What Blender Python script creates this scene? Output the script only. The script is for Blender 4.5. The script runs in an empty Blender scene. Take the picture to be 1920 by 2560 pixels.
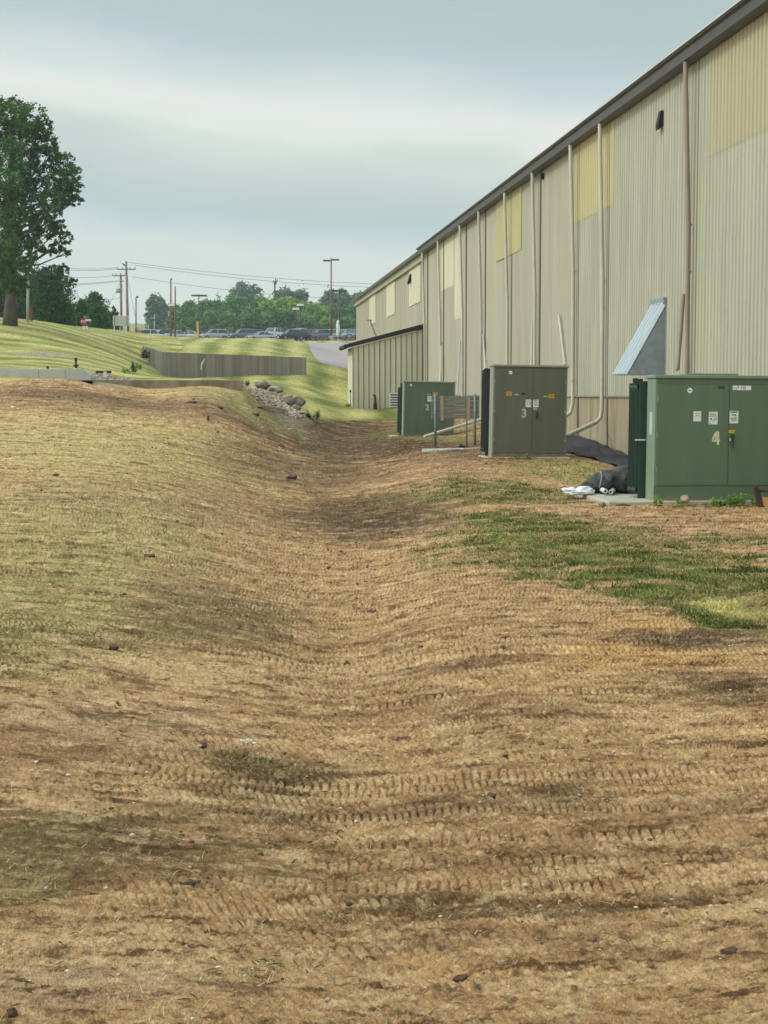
import bpy, math, random
import numpy as np, bmesh
from mathutils import Vector, Matrix
random.seed(7)
RNG = np.random.default_rng(11)
R = math.radians
scene = bpy.context.scene
COL = scene.collection

# ---------------------------------------------------------------- camera
FPX = 3846.0; CX, CY = 960.0, 1280.0; EYE = 1.6
PHI = math.atan(295 / FPX)
THE = math.atan(394 / FPX * math.cos(PHI))
cs, sn = math.cos(THE), math.sin(THE); cp, sp = math.cos(PHI), math.sin(PHI)
FW = Vector((sn * cp, cs * cp, -sp)); RT = Vector((cs, -sn, 0)); UP = Vector((sn * sp, cs * sp, cp))
camd = bpy.data.cameras.new('camera'); cam = bpy.data.objects.new('camera', camd); COL.objects.link(cam)
camd.sensor_fit = 'VERTICAL'; camd.sensor_height = 36; camd.lens = 36 * FPX / 2560
camd.clip_start = 0.1; camd.clip_end = 3000
m = Matrix((RT, UP, -FW)).transposed().to_4x4(); m.translation = (0, 0, EYE)
cam.matrix_world = m; scene.camera = cam

def ray(px, py):
    d = FW + RT * ((px - CX) / FPX) - UP * ((py - CY) / FPX)
    return d / d.y
def P(px, py, Y):                       # the point at distance Y seen there
    d = ray(px, py); return Vector((d.x * Y, Y, EYE + d.z * Y))

# ---------------------------------------------------------------- colours
K = 1.2
def lin(c): 
    c = c / 255.0
    return c / 12.92 if c <= .04045 else ((c + .055) / 1.055) ** 2.4
def A(r, g, b, k=None):                 # albedo that reads as this colour in this light
    k = k or K
    return tuple(min(.85, lin(v) / k) for v in (r, g, b))

# ---------------------------------------------------------------- materials
def mat(name, rgb, rough=.7, metal=0, noise=0, nscale=5, stretch=(1, 1, 1), bump=0, bscale=20, spec=.3, rgb2=None, trans=0, island=0, mud=0):
    M = bpy.data.materials.new(name); M.use_nodes = True
    nt = M.node_tree; N = nt.nodes; L = nt.links; b = N['Principled BSDF']
    b.inputs['Roughness'].default_value = rough; b.inputs['Metallic'].default_value = metal
    b.inputs['Specular IOR Level'].default_value = spec
    b.inputs['Base Color'].default_value = (*rgb, 1)
    tc = N.new('ShaderNodeTexCoord'); mp = N.new('ShaderNodeMapping'); L.new(tc.outputs['Object'], mp.inputs[0])
    mp.inputs['Scale'].default_value = stretch
    out = None
    if noise or rgb2:
        nz = N.new('ShaderNodeTexNoise'); nz.inputs['Scale'].default_value = nscale; nz.inputs['Detail'].default_value = 6
        nz.inputs['Roughness'].default_value = .65
        L.new(mp.outputs[0], nz.inputs['Vector'])
        cr = N.new('ShaderNodeValToRGB'); L.new(nz.outputs[0], cr.inputs[0])
        c2 = rgb2 or tuple(v * (1 - noise) for v in rgb); c1 = rgb if rgb2 else tuple(min(1, v * (1 + noise)) for v in rgb)
        cr.color_ramp.elements[0].position = .35; cr.color_ramp.elements[1].position = .65
        cr.color_ramp.elements[0].color = (*c2, 1); cr.color_ramp.elements[1].color = (*c1, 1)
        out = cr.outputs[0]
    if island:
        g = N.new('ShaderNodeNewGeometry'); h = N.new('ShaderNodeHueSaturation')
        mr = N.new('ShaderNodeMapRange'); L.new(g.outputs['Random Per Island'], mr.inputs[0])
        mr.inputs[3].default_value = 1 - island; mr.inputs[4].default_value = 1 + island
        L.new(mr.outputs[0], h.inputs['Value'])
        if out: L.new(out, h.inputs['Color'])
        else: h.inputs['Color'].default_value = (*rgb, 1)
        out = h.outputs[0]
    if mud:
        sz = N.new('ShaderNodeSeparateXYZ'); L.new(tc.outputs['Object'], sz.inputs[0])
        n3 = N.new('ShaderNodeTexNoise'); n3.inputs['Scale'].default_value = 7; n3.inputs['Detail'].default_value = 8; n3.inputs['Roughness'].default_value = .7; L.new(tc.outputs['Object'], n3.inputs['Vector'])
        a1 = N.new('ShaderNodeMath'); a1.operation = 'MULTIPLY_ADD'; L.new(n3.outputs[0], a1.inputs[0]); a1.inputs[1].default_value = -1.1 * mud; L.new(sz.outputs[2], a1.inputs[2])
        m1 = N.new('ShaderNodeMapRange'); L.new(a1.outputs[0], m1.inputs[0]); m1.inputs[1].default_value = -.62 * mud; m1.inputs[2].default_value = -.1 * mud; m1.inputs[3].default_value = .75; m1.inputs[4].default_value = 0
        mm = N.new('ShaderNodeMix'); mm.data_type = 'RGBA'; L.new(m1.outputs[0], mm.inputs[0]); mm.inputs[7].default_value = (*A(160, 130, 96), 1)
        if out: L.new(out, mm.inputs[6])
        else: mm.inputs[6].default_value = (*rgb, 1)
        out = mm.outputs[2]
    if out: L.new(out, b.inputs['Base Color'])
    if bump:
        n2 = N.new('ShaderNodeTexNoise'); n2.inputs['Scale'].default_value = bscale; n2.inputs['Detail'].default_value = 8
        L.new(mp.outputs[0], n2.inputs['Vector'])
        bp = N.new('ShaderNodeBump'); bp.inputs['Distance'].default_value = bump; L.new(n2.outputs[0], bp.inputs['Height'])
        L.new(bp.outputs[0], b.inputs['Normal'])
    if trans:
        tr = N.new('ShaderNodeBsdfTranslucent'); mx = N.new('ShaderNodeMixShader'); mx.inputs[0].default_value = trans
        if out: L.new(out, tr.inputs[0])
        else: tr.inputs[0].default_value = (*rgb, 1)
        L.new(b.outputs[0], mx.inputs[1]); L.new(tr.outputs[0], mx.inputs[2]); L.new(mx.outputs[0], N['Material Output'].inputs[0])
    return M

def attr_mat(name, bump=0, scale=60, rough=.95, vari=.25, trans=0):
    M = bpy.data.materials.new(name); M.use_nodes = True
    nt = M.node_tree; N = nt.nodes; L = nt.links; b = N['Principled BSDF']
    b.inputs['Roughness'].default_value = rough; b.inputs['Specular IOR Level'].default_value = .15
    at = N.new('ShaderNodeAttribute'); at.attribute_name = 'Col'
    out = at.outputs['Color']
    if vari:
        tc = N.new('ShaderNodeTexCoord')
        nz = N.new('ShaderNodeTexNoise'); nz.inputs['Scale'].default_value = scale; nz.inputs['Detail'].default_value = 9; nz.inputs['Roughness'].default_value = .75
        L.new(tc.outputs['Object'], nz.inputs['Vector'])
        mr = N.new('ShaderNodeMapRange'); mr.inputs[1].default_value = .3; mr.inputs[2].default_value = .7
        mr.inputs[3].default_value = 1 - vari; mr.inputs[4].default_value = 1 + vari; L.new(nz.outputs[0], mr.inputs[0])
        h = N.new('ShaderNodeHueSaturation'); L.new(out, h.inputs['Color']); L.new(mr.outputs[0], h.inputs['Value']); out = h.outputs[0]
        if bump:
            bp = N.new('ShaderNodeBump'); bp.inputs['Distance'].default_value = bump; bp.inputs['Strength'].default_value = 1
            L.new(nz.outputs[0], bp.inputs['Height']); L.new(bp.outputs[0], b.inputs['Normal'])
    L.new(out, b.inputs['Base Color'])
    if trans:
        tr = N.new('ShaderNodeBsdfTranslucent'); mx = N.new('ShaderNodeMixShader'); mx.inputs[0].default_value = trans
        L.new(out, tr.inputs[0]); L.new(b.outputs[0], mx.inputs[1]); L.new(tr.outputs[0], mx.inputs[2]); L.new(mx.outputs[0], N['Material Output'].inputs[0])
    return M

# ---------------------------------------------------------------- mesh helpers
class MB:
    def __init__(s): s.v = []; s.f = []; s.mi = []; s.cur = 0
    def add(s, vs, fs):
        o = len(s.v); s.v += [tuple(v) for v in vs]; s.f += [tuple(i + o for i in f) for f in fs]; s.mi += [s.cur] * len(fs); return s
    def box(s, x0, x1, y0, y1, z0, z1, bev=0):
        if bev <= 0:
            return s.add([(x, y, z) for z in (z0, z1) for y in (y0, y1) for x in (x0, x1)],
                     [(0, 2, 3, 1), (4, 5, 7, 6), (0, 1, 5, 4), (2, 6, 7, 3), (0, 4, 6, 2), (1, 3, 7, 5)])
        b = min(bev, (x1-x0)/2.01, (y1-y0)/2.01, (z1-z0)/2.01)
        vs = []
        def ring(z, i):
            return [(x0+i, y0, z), (x1-i, y0, z), (x1, y0+i, z), (x1, y1-i, z), (x1-i, y1, z), (x0+i, y1, z), (x0, y1-i, z), (x0, y0+i, z)]
        def rin(z):
            return [(x0+b, y0+b, z), (x1-b, y0+b, z), (x1-b, y0+b, z), (x1-b, y1-b, z), (x1-b, y1-b, z), (x0+b, y1-b, z), (x0+b, y1-b, z), (x0+b, y0+b, z)]
        vs = rin(z0) + ring(z0 + b, b) + ring(z1 - b, b) + rin(z1)
        fs = [(r * 8 + i, r * 8 + (i + 1) % 8, r * 8 + 8 + (i + 1) % 8, r * 8 + 8 + i) for r in range(3) for i in range(8)]
        fs += [(24, 26, 28, 30), (6, 4, 2, 0)]
        return s.add(vs, fs)
    def obox(s, p0, p1, w, h, up=(0, 0, 1)):          # bar from p0 to p1
        p0 = Vector(p0); p1 = Vector(p1); d = (p1 - p0).normalized(); u = Vector(up)
        a = d.cross(u).normalized() * w / 2; b_ = a.cross(d).normalized() * h / 2
        vs = [p + sx * a + sy * b_ for p in (p0, p1) for sx, sy in ((-1, -1), (1, -1), (1, 1), (-1, 1))]
        return s.add(vs, [(3, 2, 1, 0), (4, 5, 6, 7), (0, 1, 5, 4), (1, 2, 6, 5), (2, 3, 7, 6), (3, 0, 4, 7)])
    def tube(s, pts, rad, n=8, cap=True):
        pts = [Vector(p) for p in pts]; k = len(pts)
        rad = rad if isinstance(rad, (list, tuple)) else [rad] * k
        vs = []; prev = None
        for i, p in enumerate(pts):
            d = (pts[min(i + 1, k - 1)] - pts[max(i - 1, 0)]).normalized()
            if prev is None: prev = Vector((0, 0, 1)) if abs(d.z) < .9 else Vector((1, 0, 0))
            a = d.cross(prev).normalized(); b_ = a.cross(d).normalized(); prev = b_
            for j in range(n):
                t = 2 * math.pi * j / n; vs.append(p + (a * math.cos(t) + b_ * math.sin(t)) * rad[i])
        fs = [(i * n + j, i * n + (j + 1) % n, (i + 1) * n + (j + 1) % n, (i + 1) * n + j) for i in range(k - 1) for j in range(n)]
        if cap: fs += [tuple(range(n))[::-1], tuple((k - 1) * n + j for j in range(n))]
        return s.add(vs, fs)
    def prism(s, poly, d, axis=1):                      # polygon in the plane normal to axis, from d[0] to d[1]
        n = len(poly); vs = []
        for t in d:
            for a, b_ in poly: vs.append({0: (t, a, b_), 1: (a, t, b_), 2: (a, b_, t)}[axis])
        fs = [(i, (i + 1) % n, n + (i + 1) % n, n + i) for i in range(n)] + [tuple(range(n))[::-1], tuple(range(n, 2 * n))]
        return s.add(vs, fs)
    def rings(s, rs, closed=True, cap=True):
        n = len(rs[0]); vs = [v for r in rs for v in r]
        fs = [(i * n + j, i * n + (j + 1) % n, (i + 1) * n + (j + 1) % n, (i + 1) * n + j) for i in range(len(rs) - 1) for j in range(n if closed else n - 1)]
        if cap and closed: fs += [tuple(range(n))[::-1], tuple((len(rs) - 1) * n + j for j in range(n))]
        return s.add(vs, fs)
    def build(s, name, mats, parent=None, smooth=False, base=(0, 0, 0)):
        me = bpy.data.meshes.new(name)
        b = Vector(base)
        me.from_pydata([(v[0] - b[0], v[1] - b[1], v[2] - b[2]) for v in s.v], [], s.f)
        for m_ in (mats if isinstance(mats, (list, tuple)) else [mats]): me.materials.append(m_)
        me.polygons.foreach_set('material_index', s.mi)
        me.update()
        if smooth: me.polygons.foreach_set('use_smooth', [True] * len(me.polygons))
        o = bpy.data.objects.new(name, me); COL.objects.link(o)
        if parent is not None: o.parent = parent
        else: o.location = b
        return o

def smooth_angle(o, ang=40):
    me = o.data; me.polygons.foreach_set('use_smooth', [True] * len(me.polygons))
    try: me.set_sharp_from_angle(angle=R(ang))
    except Exception: pass

def tag(o, label, cat, group=None, kind=None):
    if label: o['label'] = label
    if cat: o['category'] = cat
    if group: o['group'] = group
    if kind: o['kind'] = kind
    return o
def thing(name, label, cat, loc, rz=0, group=None, rot=None):
    o = bpy.data.objects.new(name, None); COL.objects.link(o); o.empty_display_size = .2
    o.location = loc; o.rotation_euler = rot or (0, 0, rz)
    return tag(o, label, cat, group)
def copy_tree(o, parent=None):
    c = o.copy(); COL.objects.link(c)
    if parent is not None: c.parent = parent
    for ch in o.children: copy_tree(ch, c)
    return c

def np_mesh(name, verts, faces, mats, parent=None, col=None, smooth=False):
    """verts (n,3) array; faces (m,k) array with k corners"""
    me = bpy.data.meshes.new(name); n = len(verts); k = faces.shape[1]; mf = len(faces)
    me.vertices.add(n); me.vertices.foreach_set('co', np.ascontiguousarray(verts, dtype=np.float32).ravel())
    me.loops.add(mf * k); me.loops.foreach_set('vertex_index', np.ascontiguousarray(faces, dtype=np.int32).ravel())
    me.polygons.add(mf); me.polygons.foreach_set('loop_start', np.arange(0, mf * k, k, dtype=np.int32))
    try: me.polygons.foreach_set('loop_total', np.full(mf, k, dtype=np.int32))
    except Exception: pass
    me.update(calc_edges=True)
    if smooth: me.polygons.foreach_set('use_smooth', np.ones(mf, dtype=bool))
    if col is not None:
        at = me.attributes.new('Col', 'FLOAT_COLOR', 'POINT')
        c4 = np.ones((n, 4), dtype=np.float32); c4[:, :3] = col; at.data.foreach_set('color', c4.ravel())
    me.materials.append(mats)
    o = bpy.data.objects.new(name, me); COL.objects.link(o)
    if parent is not None: o.parent = parent
    return o

# ---------------------------------------------------------------- numpy noise
_perm = RNG.permutation(256).astype(np.int64); _perm = np.concatenate([_perm, _perm])
_ang = RNG.random(256) * 2 * np.pi; _gx, _gy = np.cos(_ang), np.sin(_ang)
def pn(x, y):
    xi = np.floor(x).astype(np.int64); yi = np.floor(y).astype(np.int64); xf = x - xi; yf = y - yi
    u = xf * xf * xf * (xf * (xf * 6 - 15) + 10); v = yf * yf * yf * (yf * (yf * 6 - 15) + 10)
    def g(ix, iy, dx, dy):
        h = _perm[_perm[ix & 255] + (iy & 255)]; return _gx[h] * dx + _gy[h] * dy
    a = g(xi, yi, xf, yf); b = g(xi + 1, yi, xf - 1, yf); c = g(xi, yi + 1, xf, yf - 1); d = g(xi + 1, yi + 1, xf - 1, yf - 1)
    return (a + u * (b - a)) * (1 - v) + (c + u * (d - c)) * v
def fbm(x, y, o=4, g=.5):
    s = 0; a = 1; t = 0
    for i in range(o): s = s + a * pn(x * 2 ** i + 17.3 * i, y * 2 ** i + 5.1 * i); t += a; a *= g
    return s / t * 1.6
def ss(a, b, x): t = np.clip((x - a) / (b - a), 0, 1); return t * t * (3 - 2 * t)
def hsh(i, k): return _perm[(_perm[(i.astype(np.int64)) & 255] + k * 37) & 255] / 255.0

# ---------------------------------------------------------------- terrain shape
CP = [  # photograph position of a spot on the ground and how far away it is
 (0,2560,3.9),(0,2100,5.45),(0,1700,8.0),(0,1400,13),(0,1200,22),(0,1100,32),(0,1000,45),(0,955,52),(0,918,56),(0,900,70),(0,850,88),
 (0,800,105),(127,808,115),(202,823,120),(283,834,125),(362,843,135),(550,846,150),(740,850,160),
 (200,1000,46),(200,952,53),(200,925,60),(200,900,75),(200,860,95),(300,944,62),(300,900,88),(300,870,105),
 (400,1000,50),(400,1100,36),(400,1200,24),(400,1400,14),(400,1800,7.6),(400,2300,4.7),(400,966,55),(430,949,93),(380,905,104),
 (560,949,94),(608,971,54.2),(560,1002,50),(550,879,114),(700,887,114),(766,937,97),(690,941,96),(500,949,93),(760,892,114),(430,879,112),(650,952,76),(650,975,65),(740,1030,58.5),(640,1050,50),(560,1050,45),(600,1028,52),
 (700,1052,55),(700,1100,46),(700,1200,32),(700,1400,16.5),(640,1600,10.3),
 (800,985,82),(850,950,100),(800,1020,70),(870,1018,74),(780,1046,61),(915,1047,68),(1000,1042,70),
 (850,1060,64),(850,1100,54),(850,1200,33.5),(850,1300,22.8),(850,1400,17),(850,1600,11.2),(850,2000,6.4),(900,2560,3.95),
 (1100,1160,33),(1100,1200,28),(1100,1300,21),(1100,1400,15.5),(1100,1600,10.2),(1060,1125,41),(1000,1089,53.8),(1130,1089,53.8),
 (1226,1146,34.4),(1418,1146,34.4),(1632,1262,22.4),(1900,1265,22.2),(1500,1240,24.5),(1400,1200,28.5),(1400,1350,17),(1900,1400,14.6),(1900,1600,10),(1900,2560,3.9),(1500,2000,6.2),
 (880,906,125),(900,880,160),(850,855,235),(780,853,250),(780,870,170),(760,895,125),
]
ctl = []
for px, py, Y in CP:
    p = P(px, py, Y); ctl.append((p.x / Y, math.log(Y), p.z))
for X, Y, z in [(9.5,39.8,.36),(9.5,36,.08),(9.5,45,.45),(9.5,52,.5),(9.5,60,.6),(9.5,68,.9),(9.5,30,0),(9.5,15,.08),(9.5,22,0),(8,74,.97),(5.8,90,1.6),(9.5,100,2.2),(30,60,.6),(30,100,2),(30,30,.1),
                (6,3.9,0),(-4,3.9,.05),(0,1.5,0),(-4,10,.2),(12,10,.05)]:
    ctl.append((X / Y, math.log(Y), z))
for px in (-300, 0, 150, 283):
    u = (px - 566) / FPX
    for Y, z in ((160, 8.2), (300, 11.3), (420, 18), (520, 25), (900, 28)): ctl.append((u, math.log(Y), z))
for px in (400, 560): 
    u = (px - 566) / FPX
    for Y, z in ((200, 8.35), (280, 11.2), (330, 13), (520, 25), (900, 28)): ctl.append((u, math.log(Y), z))
for px in (700, 830, 920, 1300):
    u = (px - 566) / FPX
    for Y, z in ((200, 8.45), (280, 11.42), (330, 13), (520, 24), (900, 27)): ctl.append((u, math.log(Y), z))
for Y, z in ((3.9, .05), (13, .3), (32, 1), (52, 2.2), (88, 5), (110, 7.4), (160, 8.5)): ctl.append((-.33, math.log(Y), z))
for Y, z in ((3.9, 0), (13, .05), (32, .1), (60, .6), (100, 2), (160, 5.5)): ctl.append((.62, math.log(Y), z))
ctl = np.array(ctl); US = 5.0
CTP = np.stack([ctl[:, 0] * US, ctl[:, 1]], 1)
def _phi(r2): return .5 * r2 * np.log(r2 + 1e-9)
_n = len(CTP)
_Kc = _phi(((CTP[:, None, :] - CTP[None]) ** 2).sum(2)) + np.eye(_n) * 2e-3
_Pc = np.hstack([np.ones((_n, 1)), CTP])
_sol = np.linalg.solve(np.block([[_Kc, _Pc], [_Pc.T, np.zeros((3, 3))]]), np.concatenate([ctl[:, 2], np.zeros(3)]))
def gz(X, Y):
    X = np.atleast_1d(np.asarray(X, float)); Y = np.atleast_1d(np.asarray(Y, float)); sh = X.shape
    X = X.ravel(); Y = np.clip(Y.ravel(), 1.5, 900)
    u = np.clip(X / Y, -.33, .62) * US; v = np.log(Y); out = np.empty(len(u))
    for i in range(0, len(u), 50000):
        a = u[i:i + 50000, None] - CTP[None, :, 0]; b = v[i:i + 50000, None] - CTP[None, :, 1]
        out[i:i + 50000] = _phi(a * a + b * b) @ _sol[:_n] + _sol[_n] + _sol[_n + 1] * u[i:i + 50000] + _sol[_n + 2] * v[i:i + 50000]
    return out.reshape(sh)
def G(px, py, Y0=None):                 # where that line of sight meets the ground
    d = ray(px, py)
    Ys = np.geomspace(3, 800, 1500); zr = EYE + d.z * Ys; zg = gz(d.x * Ys, Ys)
    b = np.where(zr - zg < 0)[0]
    if len(b) == 0: Y = Y0 or 100.
    else:
        i = max(1, b[0]); a0 = zr[i-1] - zg[i-1]; a1 = zr[i] - zg[i]; Y = Ys[i-1] + (Ys[i] - Ys[i-1]) * a0 / (a0 - a1 + 1e-9)
    Y = float(Y); return Vector((d.x * Y, Y, float(gz(d.x * Y, Y)[0])))
def on(X, Y, dz=0): return Vector((X, Y, float(gz(X, Y)[0]) + dz))

# ---------------------------------------------------------------- ground colour and masks (all in ground coordinates)
def patch(cx, cy, rx, ry):
    c = G(cx, cy); lo = G(cx, cy + ry); hi = G(cx, cy - ry)
    sy = max(.03, (math.log(hi.y) - math.log(lo.y)) / 2); return (c.x, math.log(c.y), rx / FPX * c.y, sy)
def pw(p, X, LY, nz, soft=.55, amp=.55):
    d = np.sqrt(((X - p[0]) / p[2]) ** 2 + ((LY - p[1]) / p[3]) ** 2) + amp * nz
    return 1 - ss(1 - soft, 1 + soft, d)
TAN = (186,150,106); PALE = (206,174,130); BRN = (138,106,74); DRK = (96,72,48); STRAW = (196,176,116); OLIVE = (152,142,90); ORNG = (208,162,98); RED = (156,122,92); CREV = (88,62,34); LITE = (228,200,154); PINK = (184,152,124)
PATCHES = [
 # cx, cy, rx, ry, colour, strength
 (200,1000,460,36,(150,114,86),1.0),(600,1015,200,26,STRAW,.5),(230,1110,420,70,STRAW,.85),(520,1150,180,60,(165,148,96),.5),
 (160,1330,320,170,(168,156,102),.7),(120,1560,240,110,OLIVE,.6),(260,1470,150,60,OLIVE,.45),(330,1250,250,40,RED,.35),
 (880,1110,230,70,(112,86,58),1.0),(760,1180,260,40,(136,106,76),.8),(900,1290,200,60,(110,84,58),.95),(600,1260,170,60,(150,118,86),.7),(540,1540,190,80,(128,100,70),.7),(470,1460,120,40,RED,.5),
 (420,1680,260,40,PALE,.6),(300,1800,300,60,PINK,.45),(700,1920,190,30,(108,84,54),.95),(620,1990,180,50,(124,100,68),.6),
 (220,2120,330,95,(124,96,64),.8),(650,2130,260,90,(126,98,66),.6),(120,2090,140,60,(128,118,76),.55),(60,2230,110,45,(128,118,76),.5),(180,1890,190,25,BRN,.6),
 (250,2400,430,90,PALE,.75),(900,2420,500,60,PALE,.5),(150,2470,260,50,PINK,.6),(1250,2405,260,18,ORNG,.5),(1400,2460,180,14,PALE,.5),
 (1150,2260,330,16,(104,78,50),.9),(1300,2110,380,40,(150,118,82),.5),(1400,2360,420,45,(138,108,78),.5),(1250,2010,360,22,(122,96,66),.7),(1750,2010,260,30,(124,98,74),.5),
 (1500,1700,300,60,(196,160,108),.5),(1620,1640,260,28,ORNG,.75),(1620,1555,110,18,ORNG,.7),(1740,1600,160,22,(106,82,60),.9),(1800,1715,200,50,(120,94,68),.8),
 (1000,1450,260,50,(176,144,104),.5),(1350,1500,300,40,(186,152,108),.5),(1300,1850,400,60,(180,148,104),.5),
 (1150,1150,230,30,RED,.7),(1450,1300,260,25,(176,142,108),.7),(1750,1330,200,30,(186,152,118),.7),
]
GRASSP = [ # right-hand and far grass: cx, cy, rx, ry, strength, yellow
 (1230,1225,220,32,.9,0),(1450,1190,130,18,.8,.5),(1290,1300,160,28,.9,0),(1220,1350,130,30,.5,.2),(1450,1380,300,60,.9,.1),(1700,1440,340,62,.95,0),(1550,1330,160,22,.6,0),
 (1880,1560,120,60,1,0),(1850,1350,120,20,.6,0),(1850,1520,100,30,.9,.85),(1120,1090,90,30,.8,.5),(1000,1085,90,14,.8,.2),(1450,1165,90,20,.8,.6),(1350,1170,120,12,.4,.8),
 (620,1000,140,34,.7,.6),(120,2110,130,55,.15,.5),(50,2230,90,45,.25,.4),(640,1900,80,22,.3,.2),(600,1010,80,25,.5,.4),
]
_pt = [(patch(*p[:4]), p[4], p[5]) for p in PATCHES]
_smooth = [patch(370, 1715, 340, 110), patch(150, 2420, 420, 130)]
_moist = [(patch(*p[:4]), p[4]) for p in ((880,1105,240,75,.5),(760,1190,200,40,.3),(920,1290,190,50,.42),(540,1540,180,60,.18),(220,2120,320,80,.2),(700,1925,160,24,.15),(1740,1600,160,24,.25),(1850,1715,170,40,.25),(1250,2000,360,18,.15),(1200,1120,200,30,.3),(1010,1060,150,25,.3),(1500,1345,200,18,.25),(430,1015,380,14,.3),(150,985,260,14,.22))]
_gp = [(patch(*p[:4]), p[4], p[5]) for p in GRASSP]
_gravel = [patch(690, 1003, 62, 26), patch(255, 945, 80, 12), patch(110,886,70,5), patch(745,1030,30,10)]
YB_X = [-60, -9, .6, 1.6, 2.8, 3.5, 6.2, 9.5, 30]; YB_Y = [49, 51.5, 56, 59.5, 60, 62.5, 68, 69, 70]
def grass_w(X, Y):
    LY = np.log(Y); nz = fbm(X * 1.3, Y * 1.1, 4) + .55 * fbm(X * 4.5, Y * 3.6, 4, .7); g = np.zeros_like(X); yl = np.zeros_like(X)
    for p, s, y in _gp:
        w = pw(p, X, LY, nz, .45, .8) * s; yl = yl * (1 - w) + y * w; g = g + w * (1 - g)
    br = ss(-.35, .25, fbm(X * 4, Y * 3, 3)); return g * (.45 + .55 * br), yl
def lawn_w(X, Y):
    yb = np.interp(X, YB_X, YB_Y) + 1.2 * fbm(X * .6, Y * .3, 3); return ss(-.6, .8, Y - yb)
def ground_color(X, Y):
    LY = np.log(Y); n = X.shape
    LC = lambda c: np.array(A(*c))
    XS = X * np.minimum(1, 13 / np.maximum(Y, 1)); nz = fbm(X * .9, Y * 1.2, 6, .65); st = fbm(X * .35, Y * 2.4, 5, .6); fi = fbm(XS * 5, Y * 9, 3); fb = fbm(XS * 2.2, Y * 6, 5, .7)
    c = np.ones(n + (3,)) * LC(TAN)
    def mix(c, col, w): return c * (1 - w[..., None]) + LC(col) * w[..., None]
    c = mix(c, PALE, .55 * ss(0, .5, fbm(X * .5 + 9, Y * .7, 3)))
    c = mix(c, BRN, .55 * ss(0, .5, fbm(X * .4 + 40, Y * .9 + 7, 4)))
    for p, col, s in _pt: c = mix(c, col, np.clip(pw(p, X, LY, nz + .4 * st, .5, .8) * (1 + 1.1 * fb), 0, 1) * s)
    rn = fbm(X * .35 + 7, Y * 1.7 + 3, 4, .6); rd = np.exp(-(rn / .05) ** 2) * ss(-.1, .35, fbm(X * .6 + 50, Y * 1.1, 3)); c = mix(c, DRK, .55 * rd * (.5 + .5 * ss(-.2, .2, fi)))
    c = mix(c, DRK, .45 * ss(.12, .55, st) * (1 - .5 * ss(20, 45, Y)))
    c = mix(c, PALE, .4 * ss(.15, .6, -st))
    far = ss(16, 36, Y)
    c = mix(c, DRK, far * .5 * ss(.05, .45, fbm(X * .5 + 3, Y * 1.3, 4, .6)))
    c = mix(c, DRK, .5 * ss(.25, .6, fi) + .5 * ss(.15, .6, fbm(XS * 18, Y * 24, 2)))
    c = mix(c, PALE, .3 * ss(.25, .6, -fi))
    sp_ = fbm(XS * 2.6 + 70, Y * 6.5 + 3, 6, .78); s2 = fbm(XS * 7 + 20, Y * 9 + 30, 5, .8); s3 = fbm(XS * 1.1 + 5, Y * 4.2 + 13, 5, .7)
    c = mix(c, CREV, .88 * ss(.12, .34, sp_)); c = mix(c, CREV, .7 * ss(.14, .34, s2)); c = mix(c, LITE, .45 * ss(.1, .34, -s2)); c = mix(c, DRK, .7 * ss(.15, .35, s3)); c = mix(c, LITE, .5 * ss(.08, .3, -sp_))  # damp and dry crumb specks; the dark ones also paint in crevice shade
    # straw and green tinge worked into the soil on the left
    lf = ss(1.2, -.8, X - .02 * Y) * ss(6, 10, Y)
    c = mix(c, (146, 142, 88), .3 * lf * ss(-.1, .35, fbm(X * 2 + 5, Y * 2.4, 4)))
    c = c * np.array([1.10, 1.035, .955])
    for p, s_ in _moist: c = c * (1 - s_ * np.clip(pw(p, X, LY, nz + .5 * st, .6, .8) * (1 + .9 * fb), 0, 1))[..., None]
    g, yl = grass_w(X, Y)
    gc = LC((98, 92, 56)) * (1 - yl[..., None]) + LC((196, 186, 118)) * yl[..., None]
    gc = gc * (1 + .45 * fbm(X * 7, Y * 6, 3))[..., None]
    w = (g * .8)[..., None]; c = c * (1 - w) + gc * w
    # mown lawn
    lw = lawn_w(X, Y)
    band = np.where(X < -1 - (Y - 60) * .04, np.sin(2 * np.pi * (Y + .55 * X + 1.5 * fbm(X * .1, Y * .1, 2)) / 5.2), np.sin(2 * np.pi * (X - .04 * Y + .5 * fbm(X * .1, Y * .05, 2)) / 2.6))
    nn = fbm(X * .35, Y * .25, 4)
    t = np.clip(.5 + .32 * band + .75 * nn, 0, 1)[..., None]
    lc = LC((108, 116, 52)) * (1 - t) + LC((188, 176, 108)) * t
    lc = lc * (1 + .25 * fbm(X * 3, Y * 1.6, 3))[..., None]
    yw = (ss(.15, .5, fbm(X * .22 + 11, Y * .16, 3)) * .4)[..., None]
    lc = lc * (1 - yw) + LC((200, 182, 116)) * yw
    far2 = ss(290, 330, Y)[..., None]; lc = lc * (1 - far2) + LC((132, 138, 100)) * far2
    c = c * (1 - lw[..., None]) + lc * lw[..., None]
    for p in _gravel:
        w = (pw(p, X, LY, nz) * .9)[..., None]; gr = LC((150, 136, 118)) * (1 + .6 * fbm(X * 9, Y * 6, 2))[..., None]; c = c * (1 - w) + gr * w
    c = c * (1 + (.09 + .07 * lw) * RNG.normal(size=X.shape))[..., None]
    return np.clip(c, .005, .8), g, lw
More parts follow.
